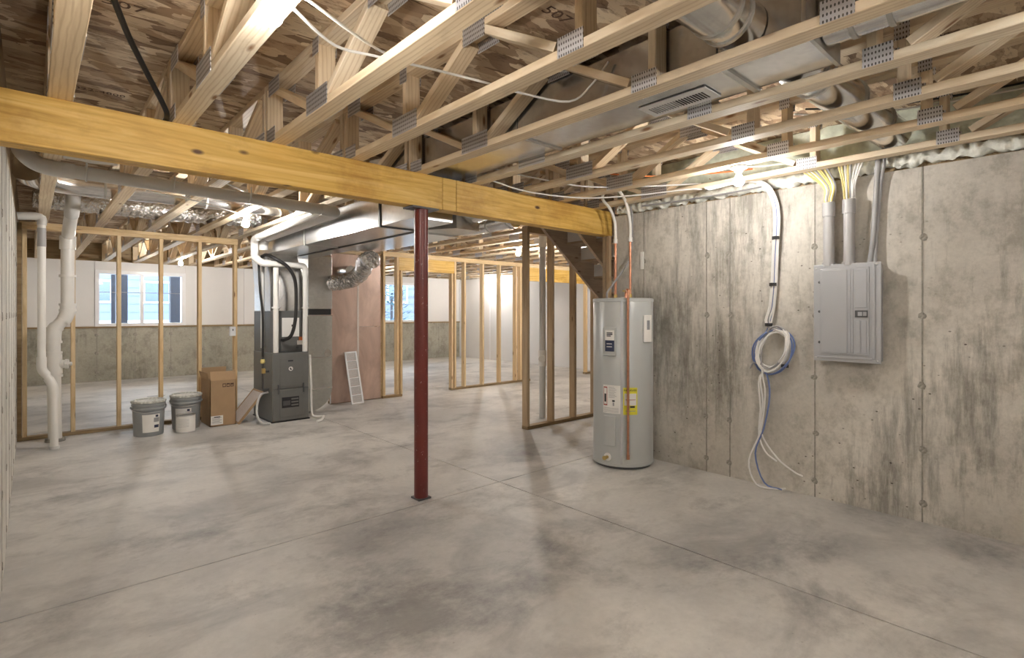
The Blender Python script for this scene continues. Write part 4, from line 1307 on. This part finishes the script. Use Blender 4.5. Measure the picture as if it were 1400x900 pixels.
for yy, xx, ztop, lab in ((1.27, 4.15, 2.10, 'left'), (1.145, 4.15, 2.105, 'right')):
    t = thing('conduit', (xx, yy, 1.66), '%s of the two grey plastic conduits rising from the electrical panel' % lab, 'conduit', 'conduits above the electrical panel')
    MB().tube([(xx, yy, 1.662), (xx, yy, ztop)], .034, 20, 1).build('pipe', M['pvc_g'], t, smooth=True)
    MB().tube([(xx, yy, ztop - .09), (xx, yy, ztop + .006)], .040, 20, 1).build('coupling', M['pvc_g'], t, smooth=True)
    MB().tube([(xx, yy, 1.662), (xx, yy, 1.685)], .044, 10, 1).build('locknut', M['pvc_g'], t)
    w = thing('wire_bundle', (xx, yy, ztop), 'yellow and white wires fanning out of the %s conduit' % lab, 'wires', 'wires above the electrical panel')
    for q in range(10 if lab == 'left' else 8):
        f = q / (9 if lab == 'left' else 7)
        off = (f - .5)
        mat = M['cable_y'] if (q % 5 not in (2, 4)) else (M['cable_w'] if q % 5 == 2 else M['cable_g'])
        if lab == 'right' and q in (5, 6, 7):
            mat = M['cable_w']
        e = Vector((4.11 + random.uniform(-.04, .02), yy + off * -.17 + (.10 if lab == 'left' else -.02), 2.37 + random.uniform(0, .04)))
        MB().tube([(xx + random.uniform(-.015, .015), yy - off * .045, ztop + .008), (xx + random.uniform(-.012, .012), yy - off * .055, ztop + .03),
                   (xx, yy - off * .08, ztop + .13), e], .0058, 6, 4).build('wire', mat, w, smooth=True)
t = thing('service_cable', (4.18, 1.0, 1.66), 'thick grey cable pair dropping along the wall into the right top of the electrical panel', 'cable')
MB().tube([(4.15, .97, 2.41), (4.16, .98, 2.33), (4.18, .99, 2.24), (4.185, 1.0, 2.05), (4.18, 1.01, 1.85), (4.175, 1.03, 1.664)], .017, 12, 6).build('cable_strand', M['cable_g'], t, smooth=True)
MB().tube([(4.15, .94, 2.41), (4.17, .95, 2.32), (4.19, .97, 2.2), (4.193, .985, 2.02), (4.19, .995, 1.85), (4.175, 1.0, 1.664)], .011, 10, 6).build('cable_strand', M['cable_g'], t, smooth=True)

# hanging coiled cables
cb_ = thing('coiled_cable', (4.17, 1.65, 1.06), 'white and blue cables hanging in a coil on the right wall', 'cable')
cols = ['cable_w', 'cable_w', 'cable_b', 'cable_w', 'cable_g', 'cable_w']
for s in range(6):
    o1 = Vector((random.uniform(-.012, .006), (s - 2.5) * .0075, 0))
    pts = [Vector((3.9, 2.05, 2.29 + s * .004)), Vector((4.0, 1.80, 2.33)), Vector((4.10, 1.70, 2.31)), Vector((4.15, 1.645, 2.20)), Vector((4.16, 1.625, 2.05)), Vector((4.17, 1.64, 1.80)), Vector((4.17, 1.65, 1.55)), Vector((4.17, 1.665, 1.38)), Vector((4.17, 1.69, 1.25))]
    pts = [p + o1 for p in pts]
    turns = 1.5 + (s % 3) * .0 + 1
    n_ = int(turns * 10)
    ry, rz = .125 + random.uniform(-.035, .03), .175 + random.uniform(-.03, .03)
    dr_ = 1 if s % 2 else -1
    for q in range(1, n_):
        a = R(90) + dr_ * q / 10 * 2 * math.pi
        pts.append(Vector((4.165 + .02 * math.sin(q * 1.3 + s), 1.655 + ry * math.cos(a) * (1 + .08 * math.sin(q + s)) - .035 * math.sin(a), 1.055 + .02 * math.sin(s * 2.1) + rz * math.sin(a))))
    tail = {0: [(4.16, 1.73, .86), (4.16, 1.71, .70), (4.16, 1.745, .42), (4.13, 1.82, .19), (4.10, 1.75, .03), (4.13, 1.62, .02), (4.16, 1.56, .03)],
            1: [(4.16, 1.74, .86), (4.165, 1.73, .65), (4.16, 1.74, .42), (4.15, 1.62, .25), (4.15, 1.50, .17), (4.15, 1.44, .15)],
            2: [(4.16, 1.70, .87), (4.17, 1.68, .70), (4.16, 1.72, .45), (4.15, 1.78, .25), (4.12, 1.70, .05), (4.14, 1.58, .02)],
            3: [(4.16, 1.75, .85), (4.17, 1.75, .6), (4.17, 1.76, .4), (4.14, 1.70, .28), (4.15, 1.62, .22)],
            4: [(4.17, 1.80, .95), (4.17, 1.83, .90)], 5: [(4.17, 1.72, .88)]}[s]
    pts += [Vector(p) for p in tail]
    MB().tube(pts, .0062, 7, 4).build('cable_strand', M[cols[s]], cb_, smooth=True)
for p in ((4.168, 1.635, 1.90), (4.168, 1.655, 1.55), (4.165, 1.685, 1.245), (4.17, 1.57, .94)):
    MB().tube([Vector(p) + Vector((0, 0, .012)), Vector(p) - Vector((0, 0, .012))], .027, 10, 1).build('cable_tie', M['black'], cb_)

# ---------------------------------------------------------------- spray foam
b = MB().tube([(4.262, YB + .05, 2.333)] + [(4.262, YB + .05 + .05 * i, 2.333 + .006 * math.sin(i * 1.7)) for i in range(1, 90)], .045, 12, 5)
for v in b.bm.verts:
    q = v.co * 26
    v.co += Vector((noise.noise(q) * .035 - .010, 0, noise.noise(q + Vector((5, 5, 5))) * .028))
tag(b.build('spray_foam_bead', M['batt'], smooth=True, angle=80), 'lumpy whitish foam bead along the top of the right wall', 'insulation', None, 'stuff')
b = MB()
NY, NZ = 110, 9
G = [[b.bm.verts.new((4.262 - .03 * abs(noise.noise(Vector((0, i * .33, j * .6)))) - .02 * noise.noise(Vector((3, i * .9, j * 1.1))), YB + i * (YC - YB) / NY, 2.40 + j * .275 / (NZ - 1))) for j in range(NZ)] for i in range(NY + 1)]
for i in range(NY):
    for j in range(NZ - 1):
        b.bm.faces.new((G[i][j], G[i + 1][j], G[i + 1][j + 1], G[i][j + 1]))
tag(b.build('rim_spray_foam', M['foam'], smooth=True, angle=80), 'pale green sprayed foam between the trusses above the right wall', 'insulation', None, 'stuff')

# ---------------------------------------------------------------- loose wires overhead
def cable(pts, r, mat, label, nm='cable', grp='cables strung through the trusses'):
    o = MB().tube(pts, r, 7, 5).build(nm, M[mat], None, smooth=True)
    return tag(o, label, 'cable', grp)


cable([(.14, 2.42, 2.62), (.24, 2.66, 2.62), (.33, 2.90, 2.56), (.43, 3.08, 2.47), (.50, 3.16, 2.38), (.52, 3.20, 2.345), (.53, 3.36, 2.34), (.56, 3.9, 2.35)], .013, 'black', 'thick black cable drooping to the yellow beam at upper left')
cable([(.575, 1.66, 2.325), (.66, 1.70, 2.34), (.88, 1.85, 2.372), (1.06, 1.965, 2.405), (1.14, 1.98, 2.41)], .0055, 'cable_w', 'upper white cable spanning from the left bulb to the third truss')
cable([(.57, 1.68, 2.315), (.62, 1.71, 2.30), (.85, 1.93, 2.345), (1.05, 1.995, 2.392), (1.3, 1.93, 2.39), (1.55, 1.857, 2.378), (1.75, 1.877, 2.40), (2.0, 1.78, 2.395), (2.06, 1.68, 2.47), (2.085, 1.6, 2.56)], .0055, 'cable_w', 'lower white cable spanning from the left bulb across three trusses')
cable([(2.04, 1.98, 2.62), (2.14, 1.84, 2.615), (2.25, 1.80, 2.615), (2.45, 1.9, 2.66)], .006, 'cable_w', 'white cable lying over the rectangular duct')
cable([(2.55, 3.0, 2.40), (2.9, 2.9, 2.37), (3.3, 2.75, 2.345), (3.75, 2.5, 2.375), (4.1, 2.2, 2.40)], .006, 'cable_w', 'white cable running from the beam towards the wall above the heater')
cable([(2.6, 3.12, 2.35), (3.0, 3.1, 2.315), (3.5, 2.95, 2.315), (3.75, 2.6, 2.318), (3.88, 2.2, 2.318), (3.93, 2.1, 2.31)], .006, 'cable_w', 'white cable looping under the trusses behind the right bulb')
cable([(3.4, 2.62, 2.44), (3.7, 2.4, 2.43), (4.0, 2.05, 2.44), (4.15, 1.8, 2.45)], .006, 'cable_o', 'orange cable among the trusses near the right bulb')
cable([(3.55, 1.70, 2.37), (3.75, 1.78, 2.40), (4.0, 1.7, 2.42), (4.13, 1.55, 2.44)], .006, 'cable_w', 'white cable leaving the right bulb towards the wall')
cable([(3.6, 1.3, 2.60), (3.85, 1.1, 2.60), (4.05, .7, 2.6), (4.15, .2, 2.6)], .006, 'cable_w', 'white cable between the last two trusses near the panel')
cable([(3.65, 1.25, 2.63), (3.9, .95, 2.62), (4.1, .5, 2.63), (4.16, .1, 2.63)], .006, 'black', 'black cable between the last two trusses near the panel')
cable([(4.14, 2.8, 2.31), (4.17, 2.5, 2.305), (4.17, 2.0, 2.30), (4.19, 1.75, 2.31)], .0065, 'cable_g', 'grey cable hugging the foam at the top of the right wall')
cable([(2.56, .9, 2.66), (2.57, .7, 2.60), (2.6, .55, 2.66)], .006, 'cable_y', 'short yellow cable end beside the rectangular duct')
cable([(.62, 4.2, 2.40), (1.0, 4.4, 2.34), (1.5, 4.9, 2.33), (1.9, 5.2, 2.33), (2.1, 5.4, 2.36)], .006, 'cable_w', 'white cable under the far trusses left of the trunk duct')
cable([(.7, 5.2, 2.33), (1.1, 5.3, 2.31), (1.5, 5.6, 2.30), (1.58, 5.7, 2.31)], .006, 'cable_w', 'white cable feeding the bulb over the furnace vent pipes')
cable([(2.54, 7.8, 2.33), (2.45, 7.9, 1.9), (2.42, 8.0, 1.4), (2.5, 8.0, 1.25)], .006, 'cable_w', 'white cable hanging behind the left stud wall')

# ---------------------------------------------------------------- small things on the left
t = thing('switch_box', (1.93, 7.48, 1.09), 'small white control box on the stud left of the furnace', 'box')
box('box_body', (1.895, 7.455, 1.035), (1.965, 7.499, 1.155), M['vinyl'], t, bevel=.004)
box('box_slot', (1.925, 7.452, 1.10), (1.935, 7.456, 1.125), M['ink'], t)
t = thing('conduit_hanger', (.25, 4.4, 2.3), 'white plastic pipe fitting resting above the long vent pipe at left', 'fitting')
MB().tube([(.16, 4.48, 2.352), (.24, 4.48, 2.352), (.30, 4.48, 2.345), (.36, 4.48, 2.35), (.44, 4.48, 2.352)], .02, 14, 4).build('fitting_body', M['pvc'], t, smooth=True)


def pail(name, x, y, rt_, rb, h, label, rot):
    t = thing(name, (x, y, 0), label, 'bucket', 'paint pails')
    MB().lathe([(0, 0.0), (rb - .004, 0), (rb, .006), (rt_ - .006, h * .74), (rt_ + .004, h * .745), (rt_ + .004, h * .78), (rt_ - .004, h * .785), (rt_ - .002, h * .85),
                (rt_ + .004, h * .855), (rt_ + .004, h * .89), (rt_, h * .9), (rt_, h * .95)], (x, y, 0), (0, 0, 1), 40).build('pail_body', M['bucket'], t, smooth=True)
    MB().lathe([(rt_ + .001, h * .93), (rt_ + .009, h * .935), (rt_ + .009, h * .985), (rt_, h), (rt_ - .012, h * .995), (rt_ - .016, h * .965), (0, h * .968)], (x, y, 0), (0, 0, 1), 40).build('lid', M['bucket_top'], t, smooth=True)
    rm = (rb + rt_) / 2
    lb = MB()
    for (a0, a1, z0, z1, mt, nm2, dd) in ((rot - 28, rot + 34, .12, .62, 'paper', 'label_sheet', .0), (rot + 12, rot + 32, .40, .52, 'ink_grey', 'print_block', .002), (rot + 14, rot + 31, .24, .32, 'navy', 'print_block', .002), (rot + 18, rot + 28, .54, .6, 'navy', 'print_block', .002)):
        b = MB().arcpatch((x, y), 1.0, a0, a1, z0 * h, z1 * h, .002, 12)
        for v in b.bm.verts:
            d = Vector((v.co.x - x, v.co.y - y))
            q = rb + (rt_ - rb) * (v.co.z / (h * .74)) + dd + (d.length - 1.0) + .0008
            d = d.normalized() * q
            v.co.x, v.co.y = x + d.x, y + d.y
        b.build(nm2, M[mt], t)
    a = R(rot + 90)
    pts = []
    for i in range(9):
        s = math.pi * i / 8
        dx = Vector((math.cos(a), math.sin(a), 0)) * math.cos(s) * (rt_ + .012)
        fw = Vector((math.cos(a - math.pi / 2), math.sin(a - math.pi / 2), 0))
        pts.append(Vector((x, y, h * .80)) + dx + fw * math.sin(s) * (rt_ * 1.02) - Vector((0, 0, math.sin(s) * .05)))
    MB().tube(pts, .003, 6, 4).build('wire_handle', M['tin'], t, smooth=True)
    for sg in (1, -1):
        q = Vector((x, y, h * .80)) + Vector((math.cos(a), math.sin(a), 0)) * sg * rt_
        MB().lathe([(0, .014), (.012, .012), (.016, 0)], q, Vector((math.cos(a), math.sin(a), 0)) * sg, 10).build('handle_ear', M['bucket'], t)
    return t


pail('paint_pail', .965, 6.99, .155, .137, .385, 'grey paint pail left of the other pail, in front of open studs', 268)
pail('paint_pail', 1.345, 7.12, .155, .137, .395, 'grey paint pail directly behind the small white paint can', 245)
t = thing('paint_can', (1.295, 6.875, 0), 'small white-labelled paint can standing in front of the right pail', 'can')
x, y, r = 1.295, 6.875, .092
MB().lathe([(0, 0), (r, 0), (r + .003, .004), (r, .008), (r, .19), (r + .003, .193), (r + .003, .2), (r - .006, .202), (r - .01, .196), (r - .018, .2), (0, .2)], (x, y, 0), (0, 0, 1), 32).build('can_body', M['tin'], t, smooth=True)
MB().lathe([(r + .001, .012), (r + .0025, .012), (r + .0025, .186), (r + .001, .186)], (x, y, 0), (0, 0, 1), 32).build('can_label', M['paper'], t, smooth=True)
for q in range(6):
    MB().arcpatch((x, y), r + .003, 212, 280, .15 - q * .016, .1525 - q * .016, .0005, 6).build('print_line', M['ink_grey'], t)
MB().tube([(x - r, y, .15), (x - r * .9, y - r * .6, .19), (x - r * .3, y - r * .9, .215), (x + r * .5, y - r * .6, .215), (x + r, y, .15)], .0025, 6, 5).build('wire_handle', M['tin'], t, smooth=True)

# cardboard box
t = thing('cardboard_box', (1.69, 7.1, 0), 'tall brown cardboard carton with loosely folded top flaps beside the paint pails', 'box')
bx0, bx1, by0, by1, bh = 1.555, 1.83, 6.94, 7.38, .54
b = MB()
for a, c in (((bx0, by0, 0), (bx1, by0 + .006, bh)), ((bx0, by1 - .006, 0), (bx1, by1, bh)), ((bx0, by0, 0), (bx0 + .006, by1, bh)), ((bx1 - .006, by0, 0), (bx1, by1, bh)), ((bx0, by0, 0), (bx1, by1, .006))):
    b.box(a, c)
b.build('carton_body', M['card'], t)
MB().prism([(by0 + .002, bh), (by0 + .007, bh), (by0 + .028, bh + .10), (by0 + .023, bh + .10)], bx0 + .002, bx1 - .002, 'X').build('flap', M['card'], t)
MB().prism([(bx0 - .002, bh), (bx0 + .004, bh), (bx0 - .022, bh + .085), (bx0 - .028, bh + .085)], by0 + .01, by1 - .01, 'Y').build('flap', M['card'], t)
MB().prism([(by1 - .006, bh), (by1, bh), (by1 - .01, bh + .12), (by1 - .016, bh + .12)], bx0 + .002, bx1 - .002, 'X').build('flap', M['card'], t)
MB().prism([(bx1 - .006, bh), (bx1, bh), (bx1 - .12, bh + .03), (bx1 - .12, bh + .024)], by0 + .03, by1 - .03, 'Y').build('flap', M['card'], t)
box('shipping_label', (bx0 + .006, by0 - .002, .02), (bx0 + .135, by0, .125), M['paper'], t, label='white shipping label')
for q in range(5):
    box('print_line', (bx0 + .02, by0 - .003, .04 + q * .015), (bx0 + .12 - (q % 2) * .02, by0 - .002, .046 + q * .015), M['ink_grey'], t)
box('print_line', (bx0 + .04, by0 - .003, .105), (bx0 + .105, by0 - .002, .115), M['ink'], t)
for q in range(3):
    xa = bx0 + .13 + q * .042
    b = MB().box((xa, by0 - .002, .455), (xa + .036, by0, .498))
    b.build('handling_mark', M['ink_brown'], t)
    box('handling_symbol', (xa + .006, by0 - .003, .465), (xa + .03, by0 - .002, .488 - .006 * q), M['card'], t)
    
# leaning filter
t = thing('air_filter', (2.0, 7.1, 0), 'pleated air filter in a cardboard frame leaning on the left side of the furnace', 'filter')
p0, p1 = Vector((1.838, 0, .006)), Vector((2.128, 0, .365))
d = (p1 - p0).normalized()
nrm = Vector((-d.z, 0, d.x))
Mx = Matrix((d, Vector((0, 1, 0)), -nrm)).transposed().to_4x4()
Mx.translation = p0 + Vector((0, 6.90, 0))
L, W = (p1 - p0).length, .39
b = MB()
th = .024
for a, c in (((0, 0, 0), (L, .022, th)), ((0, W - .022, 0), (L, W, th)), ((0, .022, 0), (.022, W - .022, th)), ((L - .022, .022, 0), (L, W - .022, th))):
    b.box(a, c, Mx)
b.build('filter_frame', M['card'], t)
b = MB()
b.box((.022, .022, .004), (L - .022, W - .022, th - .004), Mx)
b.build('filter_media', M['filter'], t)

# white ladder like grille
t = thing('grille_frame', (3.53, 7.3, 0), 'white ladder-like grille frame leaning on the copper coloured panels', 'grille')
p0 = Vector((3.44, 7.24, .002))
up = (Vector((3.415, 7.445, .775)) - p0).normalized()
rt_ = Vector((.99, -.05, .055)).normalized()
rt_ = (rt_ - up * rt_.dot(up)).normalized()
Mx = Matrix((rt_, up, rt_.cross(up))).transposed().to_4x4()
Mx.translation = p0
W, L = .185, .775
MB().box((0, 0, 0), (.022, L, .016), Mx).build('side_rail', M['vinyl'], t)
MB().box((W - .022, 0, 0), (W, L, .016), Mx).build('side_rail', M['vinyl'], t)
for q in range(7):
    yy = (L - .022) * q / 6
    MB().box((.022, yy, 0), (W - .022, yy + (.022 if q in (0, 6) else .013), .014), Mx).build('rung', M['vinyl'], t)
for q in range(6):
    yy = (L - .022) * q / 6 + .02
    MB().box((.022, yy, .003), (W - .022, yy + .105, .006), Mx).build('pane', M['mesh'], t)

# ---------------------------------------------------------------- stamps on the subfloor panels and marks on the floor
def stamp(body, x, y, size, rot, sx=1.0):
    a = R(rot)
    text('stamp', body, size, frame((x, y, ZT - .0006), (math.cos(a), math.sin(a), 0), (math.sin(a), -math.cos(a), 0)), M['ink_brown'], ce, sx)


stamp('507', .305, 2.86, .085, -4, 1.3)
stamp('507', 1.76, 1.64, .085, 0, 1.3)
stamp('2022-4800', .30, 4.08, .06, -4, 1.1)
stamp('507', 3.30, .50, .05, 0, 1.3)

t = thing('wood_scrap', (1.3, 9.6, 0), 'small white scrap lying on the floor behind the left stud wall', 'scrap')
box('scrap_strip', (1.38, 10.1, 0), (1.62, 10.13, .008), M['vinyl'], t)
